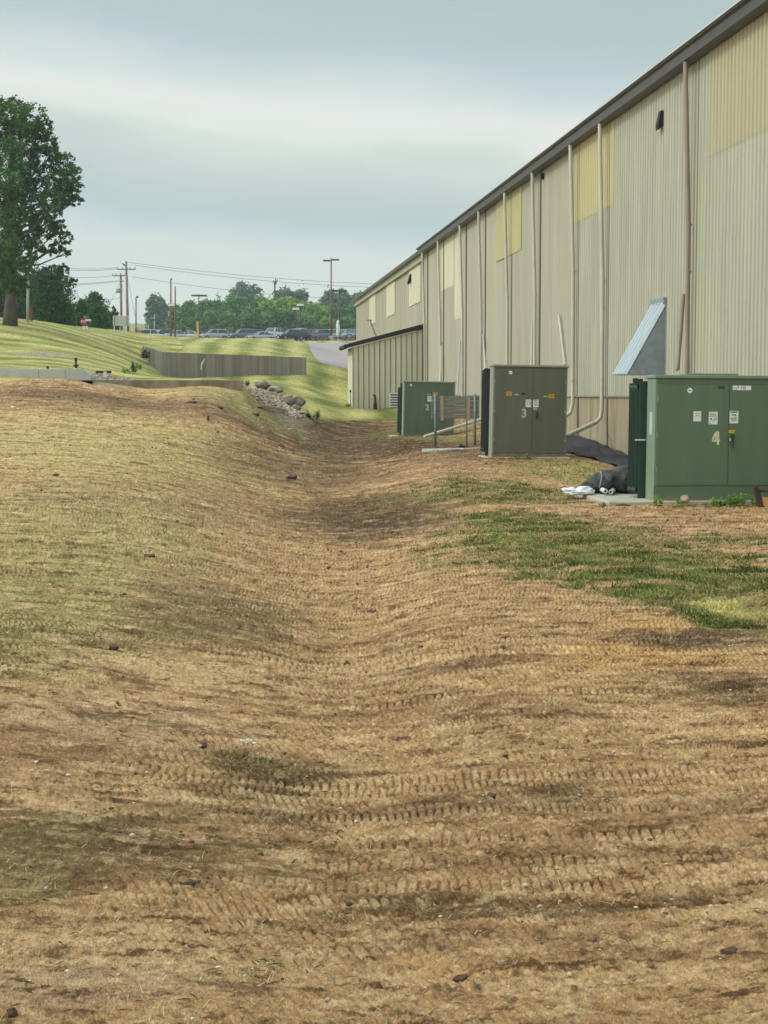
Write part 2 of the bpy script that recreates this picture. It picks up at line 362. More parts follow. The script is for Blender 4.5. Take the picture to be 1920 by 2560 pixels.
def ground_relief(X, Y, g, lw):
    dirt = (1 - g * .8) * (1 - lw)
    XS = X * np.minimum(1, 13 / np.maximum(Y, 1))
    s = Y + .07 * np.sin(X * .33 + .6) + .09 * fbm(X * .10, Y * .12, 2) + .018 * X
    bw = .135; i = np.floor(s / bw); f = s / bw - i
    r1, r2, r3 = hsh(i, 1), hsh(i, 2), hsh(i, 3)
    pitch = .036 * (.85 + .45 * r1); skew = .02 + .045 * r2
    skew = np.where(r3 > .85, -.015, skew)
    ph = (X + skew * f + r3 * 3 + .012 * fbm(X * 6, Y * 6, 2)) / pitch
    cle = ss(.66, .95, .5 + .5 * np.cos(2 * np.pi * ph)) * ss(0, .14, f) * ss(1, .84, f)
    tm = ss(-.5, -.02, fbm(X * .45 + 3, Y * .8 + 8, 3) + .48 * ss(-.2, .8, X - .03 * Y) * ss(2.6, 3.8, Y) - .22 * ss(1.0, -.6, X))
    LYr = np.log(Y); tm = tm * (1 - .9 * pw(_smooth[0], X, LYr, .5 * fbm(X * .9, Y * .9, 3), .4, .8)) * (1 - .75 * pw(_smooth[1], X, LYr, .5 * fbm(X * .9, Y * .9, 3), .4, .8)) * (.35 + .65 * ss(4.1, 5.0, Y + .25 * fbm(X * 1.5, Y * 2, 2)))
    tm = tm * (.55 + .45 * ss(-.3, .3, fbm(X * 3, Y * 5, 2)))
    h = -.018 * cle * tm * (.7 + .3 * ss(4.5, 7, Y)) - .008 * tm * (1 - ss(0, .1, f) * ss(1, .9, f))
    st = fbm(X * .3 + 2, Y * 2.1, 4, .55)
    h += -.022 * ss(.12, .5, st) + .012 * ss(.1, .5, -st)
    rn = fbm(X * .35 + 7, Y * 1.7 + 3, 4, .6); rd = np.exp(-(rn / .05) ** 2) * ss(-.1, .35, fbm(X * .6 + 50, Y * 1.1, 3)); h += (.012 + .010 * ss(7, 12, Y)) * rd * (1 + .8 * fbm(X * 11, Y * 14, 2))
    h += .009 * fbm(XS * 3.2, Y * 6, 3, .5) + .011 * fbm(XS * 12, Y * 18, 4, .7) * (1 + ss(8, 25, Y)) * (1 - .6 * tm)
    cl = fbm(XS * 8 + 31, Y * 12, 3, .6); clm = ss(-.05, .4, fbm(X * .5 + 61, Y * 1.3, 3))
    h += .022 * ss(.22, .6, cl) * clm
    far = ss(12, 40, Y)
    h += far * (.06 * fbm(XS * .9, Y * 1.5, 5, .65) + .03 * fbm(XS * 2.5, Y * 4, 3))
    h = h * dirt
    h += .03 * g * fbm(X * 2, Y * 2, 3) + lw * .04 * fbm(X * .4, Y * .3, 2)
    h += .0016 * RNG.normal(size=X.shape) * dirt * np.clip(Y / 8, 1, 5)
    # foot of the buildings and slabs stays flat
    return h

# ---------------------------------------------------------------- ground mesh
pxs = np.arange(-190, 2090, 2.6)
uc = (pxs - 566) / FPX
uL = -np.geomspace(.21, 5, 26)[::-1]; uR = np.geomspace(.41, 5, 24)
U = np.concatenate([uL, uc, uR])
Yr = np.concatenate([np.geomspace(.25, 2.9, 14)[:-1], EYE * FPX / np.arange(2110, 280, -2.0), np.geomspace(22.05, 115, 560), np.geomspace(115.4, 170, 98), np.geomspace(172, 900, 60)])
UU, YY = np.meshgrid(U, Yr); XX = UU * YY
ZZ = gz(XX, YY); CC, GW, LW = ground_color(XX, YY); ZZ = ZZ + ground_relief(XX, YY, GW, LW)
nr, nc = XX.shape
idx = np.arange(nr * nc).reshape(nr, nc)
faces = np.stack([idx[:-1, :-1], idx[:-1, 1:], idx[1:, 1:], idx[1:, :-1]], -1).reshape(-1, 4)
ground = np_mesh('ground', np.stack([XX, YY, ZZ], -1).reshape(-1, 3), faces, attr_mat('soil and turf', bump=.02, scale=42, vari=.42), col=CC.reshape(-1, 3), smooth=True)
tag(ground, 'graded bare soil swale running up to mown lawn', 'ground', kind='structure')
del XX, YY, UU, idx, faces

def sheet(name, pts, m_, dz, label, cat='road', n=90, kind='structure'):
    """terrain-following sheet between two edges given as lists of (X,Y)"""
    L_, R_ = pts; ys = np.linspace(0, 1, n)
    def samp(E): E = np.array(E, float); t = np.linspace(0, 1, len(E)); return np.stack([np.interp(ys, t, E[:, 0]), np.interp(ys, t, E[:, 1])], 1)
    a, b = samp(L_), samp(R_); k = 50
    g = np.stack([a * (1 - t) + b * t for t in np.linspace(0, 1, k)], 1)
    z = gz(g[..., 0], g[..., 1]) + dz; V = np.concatenate([g, z[..., None]], -1).reshape(-1, 3)
    idx = np.arange(n * k).reshape(n, k); F = np.stack([idx[:-1, :-1], idx[:-1, 1:], idx[1:, 1:], idx[1:, :-1]], -1).reshape(-1, 4)
    o = np_mesh(name, V, F, m_, smooth=True); tag(o, label, cat, kind=kind); return o
M_asph = mat('old asphalt', A(158, 146, 142), .9, noise=.12, nscale=.6, bump=.004, bscale=30)
rl = [(G(x, y, 200).x, G(x, y, 200).y) for x, y in ((800, 907), (786, 893), (776, 876), (772, 863), (764, 856.5))]
rr = [(60, rl[0][1]), (60, rl[1][1]), (60, rl[2][1]), (60, rl[3][1]), (60, rl[4][1])]
sheet('driveway', (rl, rr), M_asph, .025, 'pinkish grey asphalt driveway climbing past the far end of the building')
sheet('parking_lot', ([(-24, 246), (-26, 320)], [(60, 236), (60, 320)]), mat('lot asphalt', A(120, 112, 106), .9, noise=.1, nscale=.5), .11, 'asphalt parking lot at the top of the slope', 'parking lot')

# ================================================================= building
WX = 9.5
def slope_x(px): return ray(px, 985).x            # sideways metres per metre ahead
Yend = WX / slope_x(891); Ybrk = 74.0
M_wall = mat('tan corrugated steel', A(177, 173, 152), .85, noise=.09, nscale=2.2, stretch=(1, 1.1, .12), spec=.08)
M_wall2 = mat('flat tan steel', A(177, 169, 149), .85, noise=.07, nscale=.8, stretch=(1, .7, .15), spec=.08)
M_wall3 = mat('brownish steel sheet', A(177, 170, 149), .85, noise=.08, nscale=1.1, stretch=(1, 1.1, .12), spec=.08)
M_yel2 = mat('beige fibreglass', A(180, 171, 140), .85, noise=.05, nscale=1.4, stretch=(1, 1.6, .2), spec=.1)
M_yel = mat('yellowed fibreglass', A(192, 181, 136), .85, noise=.05, nscale=1.4, stretch=(1, 1.6, .2), spec=.1)
M_pale = mat('pale fibreglass', A(206, 198, 170), .85, noise=.05, nscale=1, spec=.3)
M_found = mat('stained foundation', A(172, 160, 130), .9, rgb2=A(142, 126, 98), nscale=1.5, stretch=(1, 2.6, .22), bump=.01, bscale=6)
M_gut = mat('dark bronze gutter', A(70, 65, 58, 1.2), .45, noise=.12, nscale=1.2, spec=.4)
M_black = mat('black plastic', (.016, .016, .017), .55)
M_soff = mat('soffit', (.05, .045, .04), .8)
M_down = mat('off white downspout', A(196, 190, 170), .45, noise=.12, nscale=1.5, stretch=(1, 1, .5))
M_downb = mat('brown downspout', A(150, 136, 116), .5, noise=.12, nscale=1.5)
M_galv = mat('galvanised sheet', A(150, 158, 164), .4, metal=.3, noise=.12, nscale=4)
M_galvl = mat('lit galvanised ribs', A(196, 204, 208), .35, metal=.3, noise=.08, nscale=4)
M_galvd = mat('shaded sheet valleys', A(84, 92, 98), .5, metal=.3)  # ribs and valleys are one sheet; light and shade painted as two colours
M_white = mat('white painted', A(222, 222, 216), .5)
M_roof = mat('roof steel', A(205, 205, 200), .4, metal=.2)
M_rust = mat('rusty iron', (.10, .045, .03), .85, noise=.3, nscale=12)

bl = thing('metal_warehouse', 'long tan corrugated steel warehouse with dark gutter and yellowed panels', 'building', (WX, 60, 0))
B0 = (WX, 60, 0)
def corr(Y0, Y1, z0, z1, off, name, m_, pitch=.205, amp=.046, base=B0, parent=None):
    k0 = math.floor(Y0 / pitch); ys = []
    prof = [(0, 0), (.14, 0), (.28, .92), (.33, 1), (.75, 1), (.80, .92), (.94, 0)]
    k = k0
    while k * pitch < Y1:
        for t, a in prof:
            y = (k + t) * pitch
            if Y0 <= y <= Y1: ys.append((y, a))
        k += 1
    mb = MB(); v = []
    for y, a in ys:
        x = WX - off - amp * a
        v += [(x, y, z0), (x, y, z1)]
    n = len(ys); mb.add(v, [(2 * i, 2 * i + 1, 2 * i + 3, 2 * i + 2) for i in range(n - 1)])
    o = mb.build(name, m_, parent or bl, smooth=False, base=base)
    md = o.modifiers.new('thick', 'SOLIDIFY'); md.thickness = .004; md.offset = 1
    return o
ZS0 = 1.55; ZE = 8.34
YJ1, YJ2 = 9.5 / slope_x(1433), 9.5 / slope_x(1262)
corr(8, YJ1, ZS0, ZE, 0, 'corrugated_wall', M_wall)
corr(YJ1 + .02, YJ2, ZS0 - .002, ZE, 0, 'corrugated_wall', M_wall3, amp=.032)
corr(YJ2 + .02, Ybrk - .05, ZS0, ZE, 0, 'corrugated_wall', M_wall2, amp=.012)
def flatwall(Y0, Y1, z0, z1, name, m_):
    mb = MB(); mb.box(WX, WX + .15, Y0, Y1, z0, z1)
    k = Y0
    while k < Y1 - .3: mb.box(WX - .012, WX, k, k + .04, z0, z1); k += .9
    return mb.build(name, m_, bl, base=B0)
flatwall(Ybrk, Yend, .8, 8.2, 'end_section_wall', M_wall2)
MB().box(WX + .05, WX + 22, 8, Ybrk, 1.4, 8.3).box(WX + .2, WX + 22, Ybrk, Yend - .02, .8, 8.15).build('inner_body', M_wall2, bl, base=B0)
# foundation
mb = MB(); v = []; ys = np.arange(8, Ybrk, .1)
for i, y in enumerate(ys):
    x = WX - .012 - .012 * (i % 2); v += [(x, y, -.6), (x, y, ZS0 - .012)]
mb.add(v, [(2 * i, 2 * i + 1, 2 * i + 3, 2 * i + 2) for i in range(len(ys) - 1)])
mb.build('foundation_wall', M_found, bl, base=B0)
mb = MB(); mb.box(WX - .06, WX + .02, 8, Ybrk, ZS0 - .03, ZS0 - .008); mb.build('base_flashing', M_found, bl, base=B0)
# translucent panels: (Y near, Y far, z bottom, z top, mat)
def wy(px): return WX / slope_x(px)
ZP = 1.6 + .487 * WX
for a, b, zb, m_ in ((25.2, wy(1766), ZP, M_yel2), (wy(1535), wy(1436), ZP, M_yel), (wy(1306), wy(1240), ZP, M_yel)):
    corr(a, b, zb, ZE - .004, .008, 'fibreglass_panel', m_)
for x0, x1, r0 in ((1135, 1103, .477), (1153, 1136.6, .324)):
    corr(wy(x0), wy(x1), 1.6 + r0 * WX, ZE - .004, .008, 'fibreglass_panel', M_pale, amp=.012)
for x0, x1, r0, r1 in ((1052, 1023, .475, .700), (988, 967, .476, .695), (940, 924.5, .478, .69)):
    MB().box(WX - .03, WX - .013, wy(x0), wy(x1), 1.6 + r0 * WX, 1.6 + r1 * WX).build('fibreglass_panel', M_pale, bl, base=B0)
# gutter, soffit, roof edge
g = MB(); g.prism([(9.18, 8.27), (9.18, 8.47), (9.12, 8.50), (9.12, 8.53), (9.42, 8.53), (9.42, 8.25)], (8, Ybrk)); g.build('gutter', M_gut, bl, base=B0)
MB().prism([(9.42, 8.27), (9.42, 8.5), (9.52, 8.5), (9.52, 8.345)], (8, Ybrk)).build('soffit', M_soff, bl, base=B0)
rf = MB(); rf.prism([(9.09, 8.535), (9.09, 8.565), (9.5, 8.72), (20.5, 10.3), (31.5, 8.7), (31.5, 8.5)], (8, Ybrk + .1))
rf.build('roof', M_roof, bl, base=B0)
rf = MB(); rf.prism([(9.25, 8.33), (9.25, 8.43), (20.5, 10.1), (31.5, 8.5), (31.5, 8.3)], (Ybrk + .12, Yend + .25)); rf.build('roof', M_roof, bl, base=B0)
MB().box(9.17, 9.245, Ybrk + .12, Yend + .3, 8.30, 8.44).build('roof_edge', M_gut, bl, base=B0)
MB().box(9.36, 9.485, Ybrk + .02, Yend + .1, 7.98, 8.29).build('fascia', M_wall2, bl, base=B0)
# downspouts
DS = [(1717, 1), (1505, 0), (1432, 0), (1337, 0), (1268, 0), (1203, 0), (1156, 0), (1101, 0), (1062, 0)]
for i, (xb, br) in enumerate(DS):
    Y = 9.36 / slope_x(xb); w = .105
    zb = 0.99 if xb == 1505 else (1.15 if xb == 1432 else float(gz(WX, Y)[0]) + .5)
    mid = [5.0, 4.4, 4.9, 4.6, 4.8, 4.6, 4.9, 4.6, 4.8][i]
    mb = MB(); pts = [(9.235, Y, 8.26), (9.24, Y, 7.9), (9.34, Y, mid), (9.36, Y, zb)]
    if xb == 1505: pts = pts[:-1] + [(9.36, Y, zb + .25), (9.33, Y, zb + .02), (9.2, Y - .05, zb - .1), tuple(P(1418, 1089, 36.2)), tuple(P(1380, 1094, 35.9))]
    elif xb == 1432: pts = pts[:-1] + [(9.36, Y, zb + .2), (9.3, Y, zb - .05), (8.9, Y - .1, zb - .32)]
    elif xb == 1268: pts = pts[:-1] + [(9.36, Y, 1.0), (9.2, Y, .86), (8.4, Y - .2, .74), (6.45, Y - .8, .2)]
    mb.tube(pts, w / 2, 8)
    for z in (mid, (mid + 1.5) / 2 + .8, 1.95): mb.tube([(9.352, Y, z), (9.352, Y, z + .035)], w / 2 + .012, 8)
    o = mb.build('downspout', M_downb if br else M_down, bl, base=B0); smooth_angle(o, 50)
M_strip = mat('dark strip', A(112, 104, 84), .8)  # narrow dark strip on the wall beside each downspout
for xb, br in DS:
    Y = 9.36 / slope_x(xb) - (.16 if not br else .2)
    MB().box(WX - .05, WX - .001, Y - .035, Y + .035, -.3, 8.3).build('wall_strip', M_strip, bl, base=B0)
# slanting overflow pipes beside the downspouts
for (xt, yt, xb, yb, Y0, Y1, br) in ((1708, 736, 1693, 925, 31.7, 31.3, 1), (1397, 787, 1412, 912, 42.2, 40.6, 0), (1331, 805, 1326, 1000, 47.5, 46.6, 0), (1208, 838, 1214, 930, 56.5, 55.4, 0), (1151, 850, 1143, 985, 61.5, 60.0, 0), (1104, 858, 1100, 960, 67.8, 66.8, 0)):
    a = P(xt, yt, 9.42 / slope_x(xt)); b_ = P(xb, yb, (9.42 - (.22 if xb < xt else .02)) / slope_x(xb))
    mb = MB(); mb.tube([a, b_], .036 if not br else .05, 8); o = mb.build('overflow_pipe', M_downb if br else M_down, bl, base=B0); smooth_angle(o, 50)
# sloping galvanised hood
h = MB(); Yh0, Yh1 = WX / slope_x(1667), WX / slope_x(1634); Xo = slope_x(1566) * Yh0; zt, zb = P(1667, 762, Yh0).z, P(1600, 937, Yh0).z
h.prism([(WX - .03, zt), (WX - .03, zb), (Xo + .02, zb)], (Yh0, Yh1))
hd = h.build('hood', M_galv, bl, base=B0)
h = MB()
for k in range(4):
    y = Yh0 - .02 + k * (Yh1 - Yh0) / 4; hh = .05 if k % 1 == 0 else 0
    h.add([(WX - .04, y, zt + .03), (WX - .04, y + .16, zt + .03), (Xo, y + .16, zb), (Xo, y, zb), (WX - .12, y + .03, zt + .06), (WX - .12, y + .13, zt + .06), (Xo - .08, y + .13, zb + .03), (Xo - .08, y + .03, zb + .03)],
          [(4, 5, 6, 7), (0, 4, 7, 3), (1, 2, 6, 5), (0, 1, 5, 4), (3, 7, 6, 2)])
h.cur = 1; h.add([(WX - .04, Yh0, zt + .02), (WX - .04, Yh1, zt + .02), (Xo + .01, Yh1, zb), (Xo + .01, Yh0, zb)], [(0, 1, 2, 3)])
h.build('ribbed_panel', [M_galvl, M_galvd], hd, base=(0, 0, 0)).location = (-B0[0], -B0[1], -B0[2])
MB().box(WX - .12, WX - .005, Yh0 - .05, Yh1 + .05, zt + .03, zt + .16).build('hood_flashing', M_galv, bl, base=B0)
# wall lights
for (px, py, s) in ((1643, 304, .75), (1021, 700, 1.0)):
    Y = WX / slope_x(px + 8); c = P(px, py, Y)
    lm = MB(); lm.prism([(WX - .10, c.z + .3 * s), (WX - .03, c.z + .3 * s), (WX - .03, c.z - .12 * s), (WX - .2 * s, c.z - .24 * s), (WX - .22 * s, c.z - .1 * s)], (Y - .10, Y + .10))
    o = lm.build('wall_light', M_black, bl, base=B0)
    l2 = MB(); l2.prism([(WX - .19 * s, c.z - .245 * s), (WX - .06, c.z - .135 * s), (WX - .08, c.z - .18 * s), (WX - .17 * s, c.z - .29 * s)], (Y - .09, Y + .09))
    q = l2.build('lens', M_white, o); q.location = (-B0[0], -B0[1], -B0[2])
MB().box(WX - .12, WX - .03, wy(1358) - .05, wy(1358) + .05, P(1358, 438, wy(1358)).z - .12, P(1358, 438, wy(1358)).z + .05).build('bracket', M_black, bl, base=B0)

# lean-to
LY_ = 74.0; LX = 6.04; LD = 2.9; lt = thing('lean_to_shed', 'low tan metal lean-to with black roof edge at the far end of the warehouse', 'building', (LX, LY_, .9)); BL = (LX, LY_, .9)
def lz(x): return 3.83 + (x - LX) / (WX - LX) * (4.72 - 3.83)
mb = MB(); mb.prism([(LX, .5), (WX - .05, .5), (WX - .05, lz(WX)), (LX, lz(LX))], (LY_, LY_ + LD)); mb.build('wall', mat('lean-to sheet', A(208, 202, 176), .85, noise=.05, nscale=.8, stretch=(1, .7, .15), spec=.08), lt, base=BL)
mb = MB(); k = 13
for i in range(k + 1):
    x = LX + (WX - .1 - LX) * i / k; mb.box(x, x + .035, LY_ - .035, LY_ - .001, .6, lz(x) - .03)
mb.build('standing_seams', mat('seam', A(130, 122, 96), .8), lt, base=BL)
mb = MB(); mb.prism([(LX - .25, lz(LX) + .0), (LX - .25, lz(LX) + .17), (WX - .02, lz(WX) + .25), (WX - .02, lz(WX) + .05)], (LY_ - .18, LY_ + LD + .2)); mb.build('roof', M_black, lt, base=BL)
mb = MB(); mb.tube([(LX - .33, LY_ - .22, lz(LX) + .04), (LX - .33, LY_ + LD + .2, lz(LX) + .04)], .11, 10); mb.build('gutter', M_black, lt, base=BL)
a, b_ = P(941, 837, LY_ + .5), P(925, 802, LY_ + .5)
mb = MB(); mb.tube([a - Vector((0, 0, .1)), b_], .035, 6); mb.box(b_.x - .16, b_.x + .1, b_.y - .05, b_.y + .05, b_.z, b_.z + .05); mb.build('roof_vent_pipe', M_downb, lt, base=BL)
a, b_ = P(976, 984, LY_), P(1002, 1016, LY_)
mb = MB()
for i in range(6): z = b_.z + (a.z - b_.z) * i / 5; mb.box(a.x, b_.x + .4, LY_ - .12, LY_ - .04, z - .03, z + .03)
mb.box(a.x - .05, a.x, LY_ - .12, LY_ - .036, b_.z - .05, a.z + .05)
lv = mb.build('louver_vent', M_white, lt, base=BL)
q = MB().box(a.x, b_.x + .4, LY_ - .04, LY_ - .03, b_.z, a.z).build('opening', M_black, lv); q.location = (-BL[0], -BL[1], -BL[2])

# ================================================================= transformer cabinets
def text_mb(s, size, ext=.0):
    cu = bpy.data.curves.new('t', 'FONT'); cu.body = s; cu.size = size; cu.align_x = 'CENTER'; cu.align_y = 'CENTER'; cu.offset = size * .03
    o = bpy.data.objects.new('t', cu); COL.objects.link(o); bpy.context.view_layer.update()
    me = bpy.data.meshes.new_from_object(o.evaluated_get(bpy.context.evaluated_depsgraph_get()))
    vs = [tuple(v.co) for v in me.vertices]; fs = [tuple(p.vertices) for p in me.polygons]
    bpy.data.objects.remove(o); bpy.data.curves.remove(cu); return vs, fs
M_ink = mat('black ink', (.03, .03, .03), .6); M_cream = mat('cream stencil paint', A(226, 224, 178), .6); M_yl = mat('yellow label', A(224, 176, 52), .5)
M_lab = mat('white label', A(232, 234, 230), .45); M_num = mat('white stencil paint', A(190, 192, 176), .6, noise=.15, nscale=30)
M_faint = mat('faded label', A(70, 74, 62), .6); M_tan = mat('faded yellow label', A(204, 190, 120), .5); M_org = mat('orange label ink', A(170, 110, 20), .5)
M_pad = mat('concrete pad', A(176, 168, 150), .9, noise=.12, nscale=3, bump=.004)
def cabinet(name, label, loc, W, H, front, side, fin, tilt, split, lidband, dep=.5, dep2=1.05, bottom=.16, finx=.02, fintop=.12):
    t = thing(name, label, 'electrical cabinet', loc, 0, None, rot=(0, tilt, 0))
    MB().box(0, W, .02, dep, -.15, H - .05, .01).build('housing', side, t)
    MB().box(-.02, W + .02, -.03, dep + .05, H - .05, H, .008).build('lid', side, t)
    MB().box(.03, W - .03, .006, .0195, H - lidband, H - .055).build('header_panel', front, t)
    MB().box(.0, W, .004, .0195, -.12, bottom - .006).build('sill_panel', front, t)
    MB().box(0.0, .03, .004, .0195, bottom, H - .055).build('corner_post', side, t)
    for a, b in ((.037, split - .008), (split + .008, W - .037)):
        d = MB().box(a, b, -.006, .019, bottom + .006, H - lidband - .012, .006).build('door', front, t)
        for hz in (.16, .5, .85):
            x = a - .006 if a < .1 else b + .006
            z = bottom + (H - lidband - bottom) * hz
            hm = MB(); hm.tube([(x, -.014, z - .045), (x, -.014, z + .045)], .011, 6); hm.box(x - .028, x + .028, -.012, -.0065, z - .02, z + .02); hm.build('hinge', side, d)
    MB().box(.08, W - .08, dep + .002, dep2, -.15, H - .1, .02).build('tank', fin, t)
    # cooling fins on the left side of the tank
    fm = MB()
    for k in range(7): fm.box(-.08 - finx, .079, dep + .10 + k * .075, dep + .118 + k * .075, .1, H - fintop)
    fm.tube([(-.05 - finx, dep + .1, H - fintop - .06), (-.05 - finx, dep + .58, H - fintop - .06)], .035, 8); fm.tube([(-.05 - finx, dep + .1, .16), (-.05 - finx, dep + .58, .16)], .035, 8)
    fm.box(-.05 - finx, .079, dep + .06, dep + .095, .02, H - .09)
    fm.build('cooling_fins', fin, t)
    return t
def plate(t, x0, x1, z0, z1, m_, name='warning_label', y=-.0085, marks=None, ink=None, r=0):
    mb = MB(); mb.box(x0, x1, y, y + .002, z0, z1)
    if marks:
        mb.cur = 1
        for (a, b, c, d) in marks: mb.box(x0 + (x1 - x0) * a, x0 + (x1 - x0) * b, y - .0012, y - .0002, z0 + (z1 - z0) * c, z0 + (z1 - z0) * d)
    return mb.build(name, [m_, ink or M_ink], t)
def disc(t, x, z, r, m_, y=-.0085):
    mb = MB(); mb.prism([(x + r * math.cos(a * math.pi / 10), z + r * math.sin(a * math.pi / 10)) for a in range(20)], (y, y + .002)); mb.cur = 1
    mb.box(x - r * .55, x + r * .55, y - .0012, y - .0002, z - r * .12, z + r * .12)
    return mb.build('round_label', [m_, M_ink], t, base=(0, 0, 0))
def glyph(t, s, x, z, size, m_, y=-.0085):
    vs, fs = text_mb(s, size); mb = MB(); mb.add([(x + v[0] * .95, y, z + v[1]) for v in vs], fs); return mb.build('painted_number', m_, t)
TXT = [(.1, .9, .86, .95), (.25, .45, .62, .74), (.5, .72, .66, .72), (.6, .75, .58, .66), (.12, .88, .44, .46), (.16, .84, .39, .41), (.12, .88, .34, .36), (.2, .8, .28, .30), (.16, .84, .22, .24), (.3, .7, .16, .18)]
TXT2 = [(.14, .86, .84, .86), (.14, .8, .78, .80), (.14, .86, .72, .74), (.14, .82, .66, .68), (.14, .86, .60, .62), (.2, .36, .38, .5), (.62, .70, .36, .48), (.78, .86, .36, .56), (.3, .7, .26, .29), (.1, .3, .06, .09)]
# --- number 4
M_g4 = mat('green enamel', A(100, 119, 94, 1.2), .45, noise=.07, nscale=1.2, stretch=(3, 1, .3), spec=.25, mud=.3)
M_g4s = mat('lit green enamel', A(130, 148, 124, 1.35), .6, noise=.08, nscale=3, mud=.3)  # lighter copy of the door enamel; side light painted into the colour
M_g4d = mat('deep green fins', A(48, 70, 58, 1.2), .5)
b4 = P(1634, 1262, 22.5)
c4 = cabinet('transformer_cabinet', 'wide green transformer cabinet stencilled 4 at the right edge', (b4.x, 22.5, -.03), 2.34, 1.915, M_g4, M_g4s, M_g4d, R(.35), 1.135, .125, .47, 1.1, .255, .05)
def q4(zx): return (zx - 165) / 885.
def r4(zy): return (1880 - zy) / 885.
disc(c4, q4(625), r4(388), .04, M_lab)
plate(c4, q4(680), q4(785), r4(795), r4(662), M_lab, marks=[(.05, .95, .75, .79), (.3, .5, .55, .64), (.55, .75, .58, .64), (.05, .95, .42, .45)], ink=mat('grey blue ink', A(120, 138, 150), .6))
plate(c4, q4(890), q4(1010), r4(835), r4(668), M_lab, marks=TXT2)
plate(c4, q4(1173), q4(1293), r4(820), r4(655), M_lab, marks=TXT)
plate(c4, q4(1208), q4(1458), r4(380), r4(320), M_lab, 'number_label', marks=[(.03, .1, .35, .6), (.18, .24, .2, .5), (.25, .33, .5, .8), (.45, .5, .2, .8), (.56, .61, .2, .85), (.64, .70, .1, .95)], ink=mat('blue grey print', A(130, 144, 166), .6))
plate(c4, q4(1163), q4(1250), r4(948), r4(910), M_yl, marks=[(.1, .9, .4, .6)], ink=M_org)
plate(c4, q4(1010), q4(1100), r4(370), r4(325), M_faint, 'faded_label')
# the figure 4: slanted stroke, bar and upright with the stencil gap
zx, zy = q4, r4
mb = MB(); yy = -.0085
def quad(pts): mb.add([(zx(a), yy, zy(b)) for a, b in pts], [tuple(range(len(pts)))[::-1]])
quad([(985, 932), (1003, 925), (1003, 965), (953, 1045), (932, 1062), (932, 1040)]); quad([(932, 1040), (1000, 1040), (1000, 1066), (932, 1062)]); quad([(985, 985), (1003, 962), (1003, 1040), (985, 1040)])
quad([(1010, 925), (1034, 928), (1038, 1108), (1008, 1105)]); quad([(1037, 1035), (1052, 1038), (1050, 1058), (1037, 1060)])
mb.build('painted_number', M_cream, c4)
hm = MB(); hm.box(zx(1188), zx(1243), -.03, -.007, zy(1020), zy(965), .008); hm.box(zx(1212), zx(1228), -.05, -.03, zy(1145), zy(1000), .004); hm.tube([(zx(1182), -.03, zy(1075)), (zx(1182), -.03, zy(1010))], .014, 8)
hd = hm.build('door_handle', M_g4d, c4)
MB().box(zx(1170), zx(1192), -.045, -.03, zy(1060), zy(1010), .006).build('padlock', mat('padlock steel', A(205, 205, 195), .3, metal=.5), hd)
MB().box(zx(600), zx(1320), .12, .42, 1.9155, 1.945, .006).build('hatch', M_g4s, c4)
lh = MB(); lh.prism([(-.19, 1.80), (-.20, 1.86), (-.15, 1.875), (-.1, 1.86), (-.04, 1.862), (-.04, 1.70), (-.12, 1.66), (-.1, 1.74), (-.13, 1.79), (-.16, 1.78)], (.58, .60)); lh.build('lifting_hook', M_g4d, c4)
MB().box(-.16, .0, .52, .535, .92, .94).build('strap', M_lab, c4)
MB().box(-.0035, -.0005, .16, .30, 1.02, 1.36).build('side_label', mat('worn side label', A(176, 190, 176), .6), c4)
# --- number 3
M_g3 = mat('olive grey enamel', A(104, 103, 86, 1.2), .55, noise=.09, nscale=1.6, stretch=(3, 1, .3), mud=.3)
M_g3s = mat('lit olive enamel', A(150, 152, 136, 1.25), .6, noise=.06, nscale=3)  # door olive again, light on sides and lid put into the colour
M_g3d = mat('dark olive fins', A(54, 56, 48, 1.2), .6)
b3 = P(1229, 1146, 34.4)
c3 = cabinet('transformer_cabinet', 'tall grey-olive transformer cabinet stencilled 3 in the middle', (b3.x, 34.4, .17), 1.71, 2.10, M_g3, M_g3s, M_g3d, R(.9), .92, .09, .45, 1.0, .1, .01)
def q3(zx): return (zx - 285) / 4.1475 / 111.8
def r3(zy): return (1190 - zy) / 4.1475 / 111.8
disc(c3, q3(467), r3(300), .042, M_lab)
plate(c3, q3(428), q3(486), r3(541), r3(500), M_yl, marks=[(.18, .82, .2, .45), (.15, .85, .55, .85)], ink=M_org)
plate(c3, q3(878), q3(936), r3(560), r3(518), M_yl, marks=[(.18, .82, .2, .45), (.15, .85, .55, .85)], ink=M_org)
plate(c3, q3(511), q3(556), r3(534), r3(522), M_tan, 'faded_label'); plate(c3, q3(824), q3(866), r3(551), r3(537), M_tan, 'faded_label')
plate(c3, q3(584), q3(626), r3(532), r3(508), M_ink, 'nameplate'); plate(c3, q3(714), q3(757), r3(684), r3(669), M_tan, 'faded_label')
plate(c3, q3(634), q3(691), r3(659), r3(579), M_lab, marks=TXT2); plate(c3, q3(713), q3(771), r3(659), r3(577), M_lab, marks=TXT)
def arc(cx, cz, rx, rz, a0, a1, w, n=16):
    vs = []
    for i in range(n + 1):
        t = R(a0 + (a1 - a0) * i / n)
        for k in (1, -1): vs.append((cx + (rx + k * w / 2) * math.cos(t), -.0085, cz + (rz + k * w / 2) * math.sin(t)))
    return vs, [(2 * i, 2 * i + 1, 2 * i + 3, 2 * i + 2) for i in range(n)]
glyph(c3, '3', q3(620), r3(728), .27, M_num)
hm = MB(); hm.box(q3(744), q3(768), -.03, -.007, r3(760), r3(708), .006); hm.box(q3(752), q3(764), -.045, -.03, r3(790), r3(720), .004); hm.build('door_handle', M_ink, c3)
